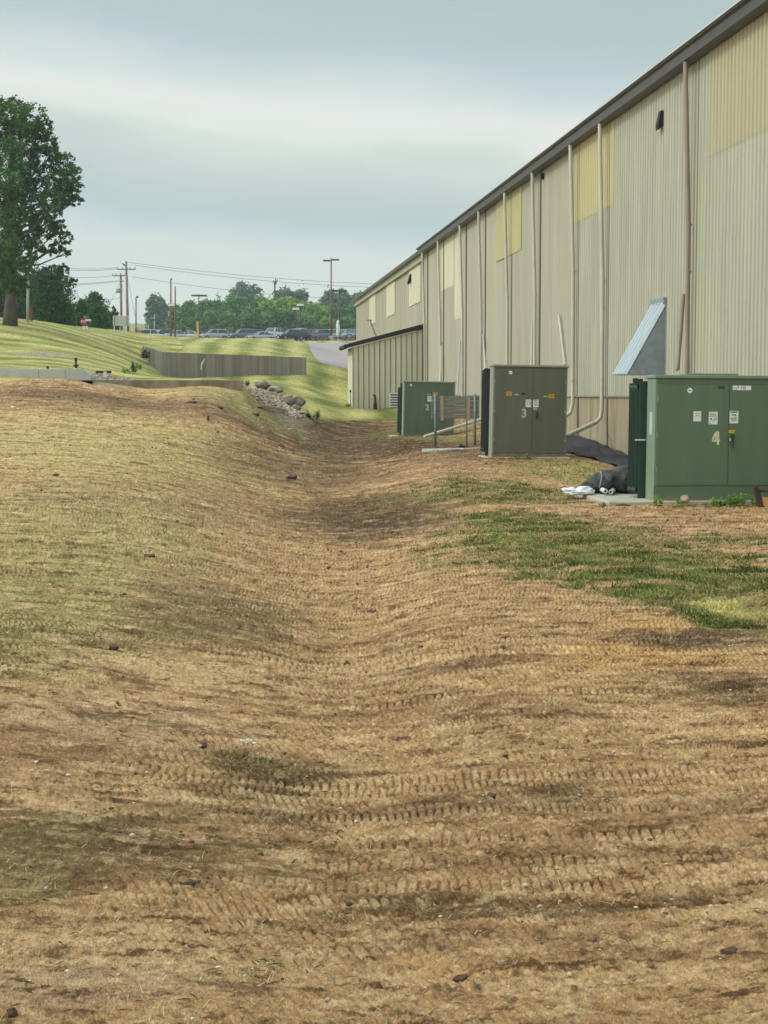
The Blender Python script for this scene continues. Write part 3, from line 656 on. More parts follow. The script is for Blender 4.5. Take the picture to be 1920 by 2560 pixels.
lh = MB(); lh.prism([(-.14, 1.98), (-.10, 2.02), (-.03, 2.02), (-.03, 1.9), (-.09, 1.9), (-.12, 1.93)], (.5, .52)); lh.build('lifting_hook', M_g3d, c3)
# --- number 2
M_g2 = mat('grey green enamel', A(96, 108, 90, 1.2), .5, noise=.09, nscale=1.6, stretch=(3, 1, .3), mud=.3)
M_g2s = mat('lit grey green enamel', A(158, 166, 146, 1.25), .6)  # side and lid copy of the enamel, painted as if lit
b2 = P(1007, 1089, 53.8)
c2 = cabinet('transformer_cabinet', 'smaller grey-green transformer cabinet stencilled 2, farthest of the row', (b2.x, 53.8, .13), 1.83, 1.94, M_g2, M_g2s, M_g4d, R(1.1), 1.0, .04, .4, 1.0, .07, .02, .24)
def q2(zx): return (zx - 283) / 5.925 / 71.5
def r2(zy): return (1120 - zy) / 5.925 / 71.5
disc(c2, q2(390), r2(363), .042, M_lab)
plate(c2, q2(722), q2(786), r2(512), r2(462), M_yl, marks=[(.15, .85, .2, .45), (.1, .9, .6, .9)], ink=M_org)
plate(c2, q2(637), q2(688), r2(498), r2(486), M_tan, 'faded_label'); plate(c2, q2(640), q2(698), r2(602), r2(520), M_lab, marks=TXT2); plate(c2, q2(718), q2(766), r2(600), r2(518), M_lab, marks=TXT)
glyph(c2, '2', q2(640), r2(692), .28, M_num)
# pads
def pad(name, x0, x1, y0, y1, z, label):
    mb = MB(); mb.box(x0, x1, y0, y1, z - .3, z, .02); o = mb.build(name, M_pad, None, base=((x0 + x1) / 2, (y0 + y1) / 2, z - .3)); tag(o, label, 'concrete pad'); return o
pad('concrete_pad', 5.65, 8.75, 22.42, 24.9, .004, 'pale concrete pad under the green cabinet stencilled 4')
pad('concrete_pad', b3.x - .12, b3.x + 1.8, 34.33, 35.6, .172, 'concrete pad under the olive cabinet stencilled 3')
pad('concrete_pad', b2.x - .4, b2.x + 1.9, 53.7, 54.9, .135, 'concrete pad under the farthest cabinet stencilled 2')

# ================================================================= wooden sign
M_ply = mat('grey weathered planks', A(138, 130, 116), .9, noise=.22, nscale=3, stretch=(.7, 1, 9), bump=.004)
M_ply2 = mat('lighter weathered batten', A(168, 158, 136), .9, noise=.18, nscale=4, stretch=(8, 1, .6))
M_post = mat('galvanised post', A(112, 124, 128), .5, metal=.35, noise=.1, nscale=8)
Ys = 41.5; s0 = P(1079, 1124, Ys)
sg = thing('wooden_sign', 'weathered grey plank sign seen from behind on galvanised posts', 'sign', (s0.x, Ys, s0.z)); BS = tuple(s0)
zt_, zb_ = P(1079, 991, Ys).z, P(1079, 1047, Ys).z; xa, xb_ = P(1079, 1000, Ys).x, P(1198, 1000, Ys).x
mb = MB(); n = 5
for i in range(n): z = zb_ + (zt_ - zb_) * i / n; mb.box(xa, xb_, Ys, Ys + .04, z + .004, z + (zt_ - zb_) / n - .004, .004)
mb.build('plank_board', M_ply, sg, base=BS)
for px, w in ((1105, .09), (1171, .09)):
    x = P(px, 1000, Ys).x; MB().box(x - w / 2, x + w / 2, Ys - .03, Ys - .002, zb_ - .04, zt_ + .02).build('batten', M_ply2, sg, base=BS)
for px, py, yo in ((1088, 985, .05), (1187, 985, .05)):
    x = P(px, 1000, Ys).x; mb = MB(); mb.tube([(x, Ys - yo, -.2), (x, Ys - yo, P(px, py, Ys).z)], .035, 10); mb.build('post', M_post, sg, base=BS, smooth=True)
x = P(1168, 1000, Ys).x; MB().tube([(x, Ys + .07, -.2), (x, Ys + .07, zt_ - .1)], .022, 8).build('post', M_post, sg, base=BS, smooth=True)

# ---- things lying on the ground near the cabinets
def onthing(o, label, cat, group=None): return tag(o, label, cat, group)
a, b_ = P(1056, 1129, 39.4), P(1210, 1126, 39.0)
mb = MB(); mb.obox(a, b_, .16, .14); onthing(mb.build('white_beam', M_white, None, base=a), 'long white square plastic post lying on the ground under the wooden sign', 'post')
a, b_ = P(1131, 1134, 38.4), P(1222, 1134, 38.2)
mb = MB(); mb.tube([a, b_], .075, 12); onthing(mb.build('black_pipe', M_black, None, base=a, smooth=True), 'straight black plastic pipe lying before the white post', 'pipe')
mb = MB(); pts = [P(1150, 1112, 39.9), P(1156, 1118, 39.9), P(1168, 1121.5, 39.9), P(1185, 1124, 39.9), P(1215, 1124, 39.9)]
mb.tube(pts, .055, 10); o = mb.build('black_curved_pipe', M_black, None, base=pts[0], smooth=True); onthing(o, 'bent black drain pipe resting across the white post', 'pipe')
# landscape fabric against the wall
M_fab = mat('black landscape fabric', (.028, .028, .031), .75, noise=.3, nscale=3, bump=.02, bscale=3)
NU, NV = 60, 34; top = [(8.1, 42.6), (9.2, 41.5), (9.42, 38.5), (9.42, 35.0), (9.42, 32.0)]; bot = [(7.6, 37.5), (7.9, 36.2), (8.2, 34.8), (8.4, 33.6), (8.55, 31.5)]
V = []; tt = np.linspace(0, 1, NU)
tp = np.array(top); bt = np.array(bot); ti = np.linspace(0, 1, 5)
for v in np.linspace(0, 1, NV):
    X = np.interp(tt, ti, bt[:, 0]) * (1 - v) + np.interp(tt, ti, tp[:, 0]) * v; Y = np.interp(tt, ti, bt[:, 1]) * (1 - v) + np.interp(tt, ti, tp[:, 1]) * v
    z = gz(X, Y) + .05 + .04 * fbm(X * 1.2 + Y * .8, Y * 2.2, 3) + .05 * v + .035 * np.abs(np.sin(v * 11 + fbm(X, Y, 2) * 3)) + .02 * np.sin(Y * 5 + X * 3) - .02
    V.append(np.stack([X + .06 * fbm(tt * 9, tt * 0 + v * 3, 2), Y, z], 1))
V = np.array(V).reshape(-1, 3); idx = np.arange(NU * NV).reshape(NV, NU)
F = np.stack([idx[:-1, :-1], idx[:-1, 1:], idx[1:, 1:], idx[1:, :-1]], -1).reshape(-1, 4)
o = np_mesh('landscape_fabric', V, F, M_fab, smooth=True); md = o.modifiers.new('thick', 'SOLIDIFY'); md.thickness = .012
onthing(o, 'black landscape fabric draped along the foot of the warehouse wall', 'fabric')
# rolled dark geotextile + bag + pipe ends
M_roll = mat('dark speckled geotextile', (.085, .082, .07), .95, rgb2=(.02, .02, .018), nscale=9, bump=.02, bscale=14)
Yr_ = 24.3; mb = MB(); rings = []
prof0 = [(5.62, .03, .04), (5.75, .09, .10), (5.95, .17, .17), (6.2, .21, .21), (6.55, .25, .24), (7.0, .29, .27), (7.6, .32, .28)]
prof = [(float(x_), float(np.interp(x_, [p_[0] for p_ in prof0], [p_[1] for p_ in prof0])), float(np.interp(x_, [p_[0] for p_ in prof0], [p_[2] for p_ in prof0])) * (1 + .10 * math.sin(x_ * 21) * math.sin(x_ * 5.3))) for x_ in np.linspace(5.62, 7.6, 40)]
for x, cz, r in prof:
    rg = []
    for j in range(20):
        t = 2 * math.pi * j / 20; rr_ = r * (1 + .06 * math.sin(3 * t + x * 3) + .04 * math.sin(7 * t - x * 5)); rg.append((x + .03 * math.sin(3 * t), Yr_ + rr_ * 1.35 * math.cos(t), max(.014, cz + rr_ * math.sin(t))))
    rings.append(rg)
mb.rings(rings); o = mb.build('geotextile_roll', M_roll, None, base=(6.2, Yr_, .01), smooth=True); MB().tube([(5.93 + .05 * math.sin(t_), Yr_ + .25 * math.cos(t_), max(.02, .17 + .19 * math.sin(t_))) for t_ in np.linspace(-.6, 3.5, 16)], .008, 6).build('tie_strap', M_galv, o, base=(6.2, Yr_, .01)); onthing(o, 'dark speckled roll of fabric lying beside the green cabinet', 'fabric roll')
M_bag = mat('white plastic bag', A(228, 228, 226), .35, noise=.06, nscale=6, bump=.03, bscale=7)
from mathutils import noise as _ns
_bm = bmesh.new() if 'bmesh' in globals() else __import__('bmesh').new(); __import__('bmesh').ops.create_icosphere(_bm, subdivisions=5, radius=1)
_bx = P(1445, 1230, 24.0).x
for v in _bm.verts:
    p = v.co.copy(); r = 1 + .30 * _ns.noise(p * 1.6 + Vector((3, 1, 0))) + .26 * (.5 - abs(_ns.noise(p * 2.7 + Vector((9, 4, 2))))) - .16 * abs(_ns.noise(p * 6)); sag = 1 - .45 * math.exp(-((p.x + .15) / .16) ** 2)
    v.co = Vector((_bx + p.x * r * .25, 23.95 + p.y * r * .13, max(.012, .05 + p.z * r * .085 * sag)))
mb = MB(); mb.add([tuple(v.co) for v in _bm.verts], [tuple(v.index for v in f.verts) for f in _bm.faces]); _bm.free()
o = mb.build('plastic_bag', M_bag, None, base=(5.5, 23.95, .01), smooth=True); onthing(o, 'crumpled white plastic bag at the end of the fabric roll', 'bag')
for i, (px, py) in enumerate(((1514, 1228), (1527, 1230))):
    a = P(px, py, 23.7 + .02 * i); mb = MB(); n = 14
    rg = lambda r, y, dx=0: [(a.x + dx + r * math.cos(2 * math.pi * j / n), y, a.z + r * math.sin(2 * math.pi * j / n)) for j in range(n)]
    dx = (.05, .18)[i]
    mb.rings([rg(.02, a.y + .04), rg(.02, a.y), rg(.037, a.y), rg(.037, a.y + .5, dx)], cap=False)
    mb.cur = 1; mb.add(rg(.02, a.y + .03), [tuple(range(n))])
    o = mb.build('white_pipe', [M_white, M_black], None, base=a); onthing(o, ('short white pipe with its open end out, nearer the white bag', 'short white pipe with its open end out, nearer the green cabinet')[i], 'pipe', 'white pipe ends on the pad')
# timber block at the right edge, brick lump and stones
M_tim = mat('fresh timber', A(206, 160, 108), .8, noise=.15, nscale=5, stretch=(1, 6, 1)); M_timd = mat('wet timber', (.06, .04, .03), .85, noise=.2, nscale=6)
t = thing('timber_crate', 'broken timber crate leaning at the right edge below the green cabinet', 'crate', tuple(P(1900, 1264, 22.0))); BT = tuple(t.location)
a = P(1888, 1214, 22.0); b_ = P(1903, 1264, 22.0)
MB().obox(a, b_ + Vector((0, 0, -.03)), .07, .07, up=(0, 1, 0)).build('leaning_board', M_timd, t, base=BT)
MB().box(P(1904, 1250, 22).x, P(1904, 1250, 22).x + .4, 21.98, 22.2, P(1904, 1262, 22).z - .05, P(1904, 1244, 22).z, .006).build('lower_board', M_tim, t, base=BT)
MB().box(P(1902, 1250, 22).x, P(1902, 1250, 22).x + .4, 22.0, 22.2, P(1904, 1231, 22).z, P(1904, 1225, 22).z, .004).build('upper_board', M_timd, t, base=BT)

def rock_mesh(seed, s=(1, 1, 1), sub=3, rough=.22):
    rr = random.Random(seed); import bmesh
    bm = bmesh.new(); bmesh.ops.create_icosphere(bm, subdivisions=sub, radius=1)
    cuts = [(Vector((rr.uniform(-1, 1), rr.uniform(-1, 1), rr.uniform(-.4, 1))).normalized(), rr.uniform(.62, .9)) for _ in range(8)]
    for v in bm.verts:
        for n_, d in cuts:
            e = v.co.dot(n_) - d
            if e > 0: v.co -= n_ * e * .85
        from mathutils import noise
        v.co *= 1 + rough * (noise.noise(v.co * 1.7 + Vector((seed, 0, 0)))) + .05 * noise.noise(v.co * 6)
        v.co = Vector((v.co.x * s[0], v.co.y * s[1], v.co.z * s[2]))
    vs = [tuple(v.co) for v in bm.verts]; fs = [tuple(v.index for v in f.verts) for f in bm.faces]; bm.free(); return vs, fs
def rock(px, py, wpx, hpx, Y, seed, m_, label, name='boulder', cat='boulder', group=None):
    c = P(px, py, Y); w = wpx / FPX * Y / 2; h = hpx / FPX * Y / 2
    vs, fs = rock_mesh(seed, (w, w * .9, h)); mb = MB(); mb.add(vs, fs); o = mb.build(name, m_, None); smooth_angle(o, 35); o.location = c; tag(o, label, cat, group); return o
M_rk = mat('grey boulder', A(140, 132, 118), .9, rgb2=A(92, 84, 74), nscale=2.5, bump=.02, bscale=8); M_rkl = mat('tan boulder', A(178, 160, 132), .9, rgb2=A(134, 118, 96), nscale=3, bump=.02, bscale=8)
RK = [(654, 963, 43, 24, 65.5, M_rk, 'large grey boulder nearest the end of the low concrete curb'), (685, 971, 32, 15, 65, M_rkl, 'flat tan boulder just right of the largest boulder'),
      (698, 975, 24, 14, 64.4, M_rk, 'small grey boulder beside the flat tan one'), (722, 990, 20, 12, 62.8, M_rkl, 'small buff boulder between the two boulder clusters'),
      (726, 1003, 28, 22, 61.2, M_rk, 'rounded grey boulder on the left of the lower boulder cluster'), (751, 1004, 26, 26, 61.4, M_rk, 'angular dark boulder on the right of the lower boulder cluster'),
      (742, 1020, 24, 18, 59.6, M_rk, 'grey boulder lowest in the lower boulder cluster'), (752, 1031, 34, 10, 58.6, M_rkl, 'flat pale slab at the foot of the boulders'), (740, 992, 14, 9, 61.6, M_rkl, 'little light stone on top of the lower boulder cluster')]
for i, r_ in enumerate(RK): rock(*r_[:5], 20 + i, r_[5], r_[6], group='boulders round the riprap')
rock(1714, 1247, 26, 22, 22.1, 91, M_rkl, 'brown stone lump against the foot of the green cabinet', 'stone', 'stone')
rock(1506, 1262, 18, 14, 21.7, 92, M_rk, 'small brown stone at the edge of the pad left of the green cabinet', 'stone', 'stone')
# sticks and stake
a = G(645, 1019); b_ = G(714, 1029); MB_ = MB().obox(a + Vector((0, 0, .06)), b_ + Vector((0, 0, .06)), .1, .05); onthing(MB_.build('weathered_board', M_ply2, None, base=a), 'narrow grey board lying across the riprap', 'board')
a = G(520, 1051); mb = MB(); mb.tube([a - Vector((0, 0, .1)), a + Vector((0, 0, .13))], .03, 6); onthing(mb.build('survey_stake', M_timd, None, base=a), 'short dark stake standing in the dirt below the curb', 'stake')
for i, (x0, y0, x1, y1) in enumerate(((1540, 1256, 1578, 1258), (1432, 1253, 1475, 1263))):
    a = P(x0, y0, 22.0 - .2 * i); b_ = P(x1, y1, 21.9 - .2 * i); a.z = float(gz(a.x, a.y)[0]) + .03; b_.z = float(gz(b_.x, b_.y)[0]) + .03
    mb = MB().tube([a, (a + b_) / 2 + Vector((0, 0, .012)), b_], [.012, .018, .008], 6); onthing(mb.build('broken_stick', M_rkl if i else M_timd, None, base=a), ('dark stick lying on the pad left of the green cabinet', 'pale stick lying in the dirt below the white bag')[i], 'stick')

# standpipes by the lean-to
a = G(938, 1020); a = Vector((P(938, 1020, 73.6).x, 73.6, P(938, 1021, 73.6).z)); mb = MB(); mb.tube([a, a + Vector((0, 0, .3)), a + Vector((-.02, 0, .62)), a + Vector((-.1, -.02, .64))], [.07, .075, .06, .05], 10)
st = thing('standpipe', 'rusty red and black standpipe before the lean-to', 'standpipe', a); o = mb.build('pipe', M_rust, st, base=a, smooth=True)
MB().tube([a + Vector((0, 0, -.1)), a + Vector((0, 0, .24))], .095, 10).build('collar', M_black, st, base=a)
a = P(876, 1012, 73.4); mb = MB(); mb.tube([a + Vector((0, 0, -.1)), a + Vector((0, 0, .62))], .016, 6); mb.tube([a + Vector((0, 0, .6)), a + Vector((0, 0, .7))], .045, 8); onthing(mb.build('marker_post', M_black, None, base=a), 'thin black knobbed marker at the left corner of the lean-to', 'marker')

# ================================================================= left: blocks, curb, retaining wall
M_blk = mat('new precast concrete', A(186, 184, 168), .85, noise=.07, nscale=2.5, bump=.004)
M_ret = mat('board-marked old concrete', A(156, 148, 134), .92, rgb2=A(116, 108, 96), nscale=1.6, stretch=(1.5, 1.5, .06), bump=.01, bscale=3)
M_curb = mat('brown stained curb', A(160, 142, 118), .95, rgb2=A(122, 102, 80), nscale=2, stretch=(1, 1, .5), bump=.01)
Yk = 53.0
segs = [(-60, 23), (23, 97), (97, 163)]
for i, (x0, x1) in enumerate(segs):
    a = P(x0, 921 - (6 if i == 0 else 0), Yk); z1 = P(x0, 922, Yk).z; z0 = P(x0, 952, Yk).z - .4
    mb = MB(); mb.box(P(x0, 930, Yk).x + .004, P(x1, 930, Yk).x - .004, Yk + (.12 if i == 0 else 0), Yk + 1.2, z0, z1 + (.05 if i == 0 else 0), .012)
    onthing(mb.build('concrete_block', M_blk, None, base=((P(x0, 930, Yk).x + P(x1, 930, Yk).x) / 2, Yk, z0)), ('light precast concrete block at the left frame edge', 'light precast concrete block second from the left frame edge', 'light precast concrete block below the black valve post')[i], 'concrete block', 'precast blocks in the low wall')
x0, x1, x2 = P(163, 930, Yk).x, P(208, 922, Yk).x, P(226, 938, Yk).x; z1 = P(0, 922, Yk).z; z0 = P(0, 952, Yk).z - .4
mb = MB().prism([(x0 + .004, z0), (x2, z0), (x2, P(226, 937, Yk).z), (x1, z1), (x0 + .004, z1)], (Yk, Yk + 1.2)); onthing(mb.build('concrete_block', M_blk, None, base=(x0, Yk, z0)), 'light precast concrete block with sloped end, rightmost of the low wall', 'concrete block', 'precast blocks in the low wall')
# curb
c0, c1 = P(-40, 952, 52.7), P(230, 952, 52.7); d0, d1 = P(226, 952, 54.6), P(608, 952, 54.8)
mb = MB(); mb.box(-9.5, c1.x, 52.45, 52.99, 1.2, P(0, 950.5, 52.7).z); mb.box(d0.x, d1.x, 54.4, 54.85, 1.1, P(400, 950.5, 54.6).z)
mb.box(c1.x - .3, c1.x, 52.45, 54.85, 1.2, P(0, 950.5, 52.7).z - .01)
onthing(mb.build('concrete_curb', M_curb, None, base=(-3, 53, 1.2)), 'long brown-stained concrete curb along the top of the dirt slope', 'curb')
# small things on the block wall
a = P(190, 921, 54.0)
vp = thing('valve_post', 'black valve post standing behind the concrete blocks', 'valve post', a)
MB().tube([(0, 0, -.1), (0, 0, .37)], .035, 10).build('stem', M_black, vp, smooth=True)
MB().tube([(0, 0, .06), (0, 0, .13)], .075, 10).tube([(-.09, 0, .1), (.09, 0, .1)], .03, 8).build('valve_body', M_black, vp, smooth=True)
MB().tube([(0, 0, .24), (0, 0, .37)], .048, 8).build('valve_cap', M_black, vp, smooth=True)
MB().tube([(0, 0, -.12), (0, 0, .0)], .05, 10).build('foot', M_white, vp)
a = P(119, 919, 54.0); onthing(MB().tube([a - Vector((0, 0, .1)), a + Vector((0, 0, .05))], .04, 8).build('pipe_stub', M_black, None, base=a), 'tiny black pipe stub behind the concrete blocks', 'pipe')
a = P(262, 938, 58); onthing(MB().box(a.x - .05, a.x + .06, a.y, a.y + .12, a.z - .1, a.z + .13, .01).build('white_bucket', M_white, None, base=a), 'small white box on the gravel behind the curb', 'box')
a = P(240, 930, 59); b_ = P(278, 930, 59); onthing(MB().obox(a, b_, .3, .1).build('dark_plank', M_timd, None, base=a), 'dark plank lying behind the small white box', 'plank')
# retaining wall
rt = thing('retaining_wall', 'streaked grey board-marked concrete retaining wall set into the lawn', 'retaining wall', tuple(P(430, 948, 95))); BR = tuple(rt.location)
def rwall(p0, p1, t0, t1, b0, b1, th=.3):
    n_ = Vector((p1.x - p0.x, p1.y - p0.y, 0)).normalized(); q = Vector((-n_.y, n_.x, 0)) * th
    if q.y < 0: q = -q
    v = [(p0.x, p0.y, b0), (p1.x, p1.y, b1), (p1.x, p1.y, t1), (p0.x, p0.y, t0)]
    v2 = [(a + q.x, b + q.y, c) for a, b, c in v]
    return MB().add(v + v2, [(0, 1, 2, 3), (7, 6, 5, 4), (3, 2, 6, 7), (0, 4, 5, 1), (0, 3, 7, 4), (1, 5, 6, 2)])
pA, pB, pC = P(356, 865.5, 105), P(405, 880, 95), P(766, 893.5, 97)
rwall(pB, pC, pB.z, pC.z, 1.9, 1.9).build('wall_face', M_ret, rt, base=BR); rwall(pA, pB, pA.z, pB.z, 2.0, 1.9).build('wing_wall', M_ret, rt, base=BR)
a = P(507, 908, 94.9); mb = MB(); mb.prism([(a.x - .14, a.z - .38), (a.x - .08, a.z - .42), (a.x - .02, a.z - .05), (a.x + .16, a.z + .3), (a.x + .05, a.z + .22), (a.x - .1, a.z)], (94.93, 94.97)); mb.build('paint_splash', mat('white splash', A(206, 206, 200), .7), rt, base=BR)

# ================================================================= poles, signs, wires
M_wood = mat('weathered pole wood', A(132, 118, 112), .9, noise=.15, nscale=4, stretch=(3, 3, .4))
M_cpole = mat('grey concrete pole', A(168, 168, 158), .8, noise=.08, nscale=4)
M_redp = mat('red brown pole', A(122, 84, 74), .6, noise=.1, nscale=3)
M_dpole = mat('dark metal pole', A(66, 68, 68), .5)
M_wire = mat('power cable', (.05, .05, .05), .6)
def sl(px, Y, py): return P(px, py, Y)
def pole_base(px, Y): 
    x = P(px, 850, Y).x; return Vector((x, Y, float(gz(x, Y)[0])))
def util(px, pytop, Y, lean, label, arms, extra):
    b = pole_base(px + lean * 5, Y); t = thing('utility_pole', label, 'utility pole', b, 0, 'wooden utility poles on the hill'); top = P(px, pytop, Y)
    MB().tube([b - Vector((0, 0, .5)), top], [.19, .13], 10).build('pole', M_wood, t, base=b, smooth=True)
    for (x0, x1, py) in arms:
        a, c = P(x0, py, Y), P(x1, py, Y); arm = MB().obox(a - Vector((0, .16, 0)), c - Vector((0, .16, 0)), .1, .13).build('crossarm', M_wood, t, base=b)
        for f in (.02, .3, .7, .98):
            q = a.lerp(c, f) - Vector((0, .16, 0)); ins = MB().tube([q, q + Vector((0, 0, .12)), q + Vector((0, 0, .28))], [.04, .075, .04], 6).build('insulator', M_cpole, arm, base=b)
    return t, b
YU = 190.
u1, ub1 = util(315.5, 653, YU, 1, 'taller wooden utility pole with a wide crossarm on the hill crest', [(293, 339, 673.5)], 0)
a = P(313, 664, YU); MB().tube([a, P(305, 658, YU)], [.12, .05], 6).build('pole_top_switch', M_dpole, u1, base=ub1)
u2, ub2 = util(302, 683, YU + 8, .4, 'shorter wooden utility pole carrying a grey transformer can', [(281, 313, 689.5)], 0)
a = P(295, 732, YU + 8); MB().tube([a - Vector((0, 0, .0)), P(295, 721, YU + 8)], .26, 12).build('transformer_can', M_cpole, u2, base=ub2, smooth=True)
a, c = P(300, 703, YU + 8), P(310, 703, YU + 8); MB().obox(a, c, .1, .1).build('short_arm', M_wood, u2, base=ub2)
def wire(pts, label, n=22, rad=.021):
    """pts: start, end, sag (m)"""
    a, b, sag = pts; q = [a.lerp(b, i / n) - Vector((0, 0, sag * 4 * (i / n) * (1 - i / n))) for i in range(n + 1)]
    o = MB().tube(q, rad, 5).build('power_line', M_wire, None, base=a, smooth=True); onthing(o, label, 'cable', 'overhead power lines')
wire((P(321, 656, YU), P(1300, 712, YU + 15), 1.0), 'upper overhead cable running right from the tall pole toward the warehouse roof')
wire((P(337, 663, YU), P(1300, 716, YU + 15), 1.2), 'second overhead cable running right just under the upper one')
wire((P(330, 692, YU), P(1300, 742, YU + 30), 1.5), 'lowest overhead cable running right behind the lamp heads')
wire((P(-100, 590, YU - 25), P(293, 669, YU), 1.3), 'upper overhead cable running left from the tall pole into the big tree')
wire((P(-100, 604, YU - 25), P(293, 672, YU), 1.2), 'second overhead cable running left from the tall pole into the big tree')
wire((P(-100, 625, YU - 25), P(282, 689, YU + 8), 1.2), 'overhead cable running left from the short pole into the big tree')
wire((P(-100, 712, YU - 25), P(301, 703, YU + 8), .4), 'nearly level cable running left from the short pole')
wire((P(-100, 700, YU - 25), P(300, 701, YU + 8), .5), 'thin level cable just above the nearly level one', rad=.02)
wire((P(255, 750, YU), P(300, 744, YU + 8), .1), 'short service cable running left from the short pole above the bushes', rad=.02)
for i, (x0, y0, x1, y1, Y0, l) in enumerate(((303, 700, 270, 770, YU + 8, 'guy wire slanting down left of the short pole'), (304, 705, 322, 790, YU + 8, 'guy wire slanting between the two utility poles'), (318, 690, 338, 790, YU, 'guy wire slanting down right of the tall pole'), (186, 724, 214, 768, YU - 30, 'slack guy wire slanting down into the bushes beside the big tree'))):
    wire((P(x0, y0, Y0), P(x1, y1, Y0), .05), l, 4, .016)

def street_lamp(px, pytop, Y, rad, m_, label, heads, base_block=False, group=None, name='street_lamp'):
    b = pole_base(px, Y); t = thing(name, label, 'lamp', b, 0, group); top = P(px, pytop, Y)
    MB().tube([b - Vector((0, 0, .3)), top], [rad * 1.1, rad * .8], 10).build('pole', m_, t, base=b, smooth=True)
    for (x0, x1, dy, mm, th) in heads:
        a, c = P(x0, pytop + dy, Y), P(x1, pytop + dy, Y)
        MB().box(min(a.x, c.x), max(a.x, c.x), Y - .3, Y + .3, a.z - th, a.z + .02, .03).build('lamp_head', mm, t, base=b)
    if base_block: MB().box(b.x - .42, b.x + .42, Y - .42, Y + .42, b.z - .3, b.z + .75, .04).build('concrete_base', M_pad, t, base=b)
    return t
street_lamp(828, 646, 262, .14, M_redp, 'tall red-brown lamp post with two dark heads on a concrete base', [(808, 826, 4, M_dpole, .22), (830, 848, 2, M_dpole, .22)], True)
street_lamp(848.5, 722, 272, .13, M_dpole, 'dark lamp post with flat double head behind the white wrapped umbrella', [(829, 867, 3, M_dpole, .3)])
street_lamp(497, 736, 300, .12, M_dpole, 'dark lamp post with wide flat head against the trees above the yellow flag', [(478, 517, 1, M_dpole, .3)])
M_lampw = mat('pale lamp lens', A(236, 232, 206), .5)
street_lamp(739, 767, 310, .07, M_dpole, 'thin lamp post with pale head, left of the pale pair', [(731, 748, 3, M_lampw, .38)])
street_lamp(751, 757, 312, .07, M_dpole, 'thin lamp post with pale head, right of the pale pair', [(742, 759, 3, M_lampw, .38)])
street_lamp(790, 762, 300, .10, M_dpole, 'plain thin dark pole before the yellow-green trees', [(788.6, 791.6, 0, M_dpole, .3)])
street_lamp(427, 697, 210, .12, M_redp, 'taller red-brown pole left of a pair, with a pale lamp box', [(423, 437, 63, M_lampw, .28), (426, 431, 0, M_redp, .1)])
street_lamp(438, 716, 216, .115, M_redp, 'shorter red-brown pole right of a pair', [(421, 440, 43, M_redp, .14)])
street_lamp(340, 743, 195, .085, M_dpole, 'slim dark street lamp with a small angled head right of the utility poles', [(340, 346, -2, M_dpole, .16)])
street_lamp(371, 810, 270, .09, M_cpole, 'short pale pole before the blue-green tree', [(370, 372.4, 0, M_cpole, .1)], name='pale_pole')
street_lamp(386, 785, 275, .09, M_cpole, 'taller pale pole before the blue-green tree', [(376, 387, 10, M_cpole, .12)], name='pale_pole')
b = pole_base(70, 108); b.z = P(70, 797, 108).z
t = thing('bollard_pole', 'thick pale grey capped pole on the lawn right of the big tree trunk', 'pole', b)
MB().tube([b - Vector((0, 0, .5)), P(70, 699, 108)], [.11, .09], 12).build('post', M_cpole, t, base=b, smooth=True); MB().tube([P(70, 699, 108), P(70, 696, 108), P(70, 690, 108)], [.12, .08, .02], 10).build('cap', M_cpole, t, base=b)
b = P(79, 800, 112); onthing(MB().tube([b - Vector((0, 0, .5)), P(78, 768, 112)], .09, 8).build('red_post', mat('red post', A(128, 52, 40), .6), None, base=b), 'short red post just right of the thick pale pole', 'post')
# stop sign, street sign, mailbox
Ys_ = 122.; t = thing('stop_sign', 'red octagonal stop sign with green street name blades on top', 'sign', P(212, 828, Ys_)); bs = tuple(t.location)
MB().tube([P(212, 832, Ys_), P(212.5, 791, Ys_)], .035, 6).build('post', M_cpole, t, base=bs)
c = P(210.5, 804, Ys_ - .06); r = .30
MB().prism([(c.x + r * math.cos(R(22.5 + 45 * i)), c.z + r * math.sin(R(22.5 + 45 * i))) for i in range(8)], (c.y, c.y + .02)).build('octagon_plate', mat('stop red', A(176, 44, 52), .5), t, base=bs)
vs, fs = text_mb('STOP', .22); MB().add([(c.x + v[0] * 1, c.y - .006, c.z + v[1]) for v in vs], fs).build('lettering', M_white, t, base=bs)
a = P(208, 789, Ys_); MB().box(a.x, a.x + .42, Ys_ - .01, Ys_ + .01, a.z - .13, a.z + .02).build('street_name_blade', mat('street sign green', A(40, 120, 92), .5), t, base=bs)
a = P(214, 793, Ys_); MB().box(a.x, a.x + .3, Ys_ - .03, Ys_ - .015, a.z - .12, a.z + .02).build('street_name_blade', bpy.data.materials['street sign green'], t, base=bs)
t = thing('mailbox', 'white-topped mailbox between two white posts beside the stop sign', 'mailbox', P(220, 826, Ys_ - 1)); bs = tuple(t.location)
a, c = P(214, 799, Ys_ - 1), P(228, 803.5, Ys_ - 1); MB().box(a.x, c.x, Ys_ - 1.3, Ys_ - .9, c.z, a.z, .03).build('lid', M_white, t, base=bs)
a, c = P(216, 803.8, Ys_ - 1), P(225, 814, Ys_ - 1); MB().box(a.x, c.x, Ys_ - 1.25, Ys_ - .95, c.z, a.z, .02).build('box', M_dpole, t, base=bs)
for x0, x1 in ((206.5, 212.5), (214.5, 220)): a, c = P(x0, 815, Ys_ - 1.3), P(x1, 826, Ys_ - 1.3); MB().box(a.x, c.x, Ys_ - 1.4, Ys_ - 1.3, c.z - .4, a.z).build('post', M_white, t, base=bs)
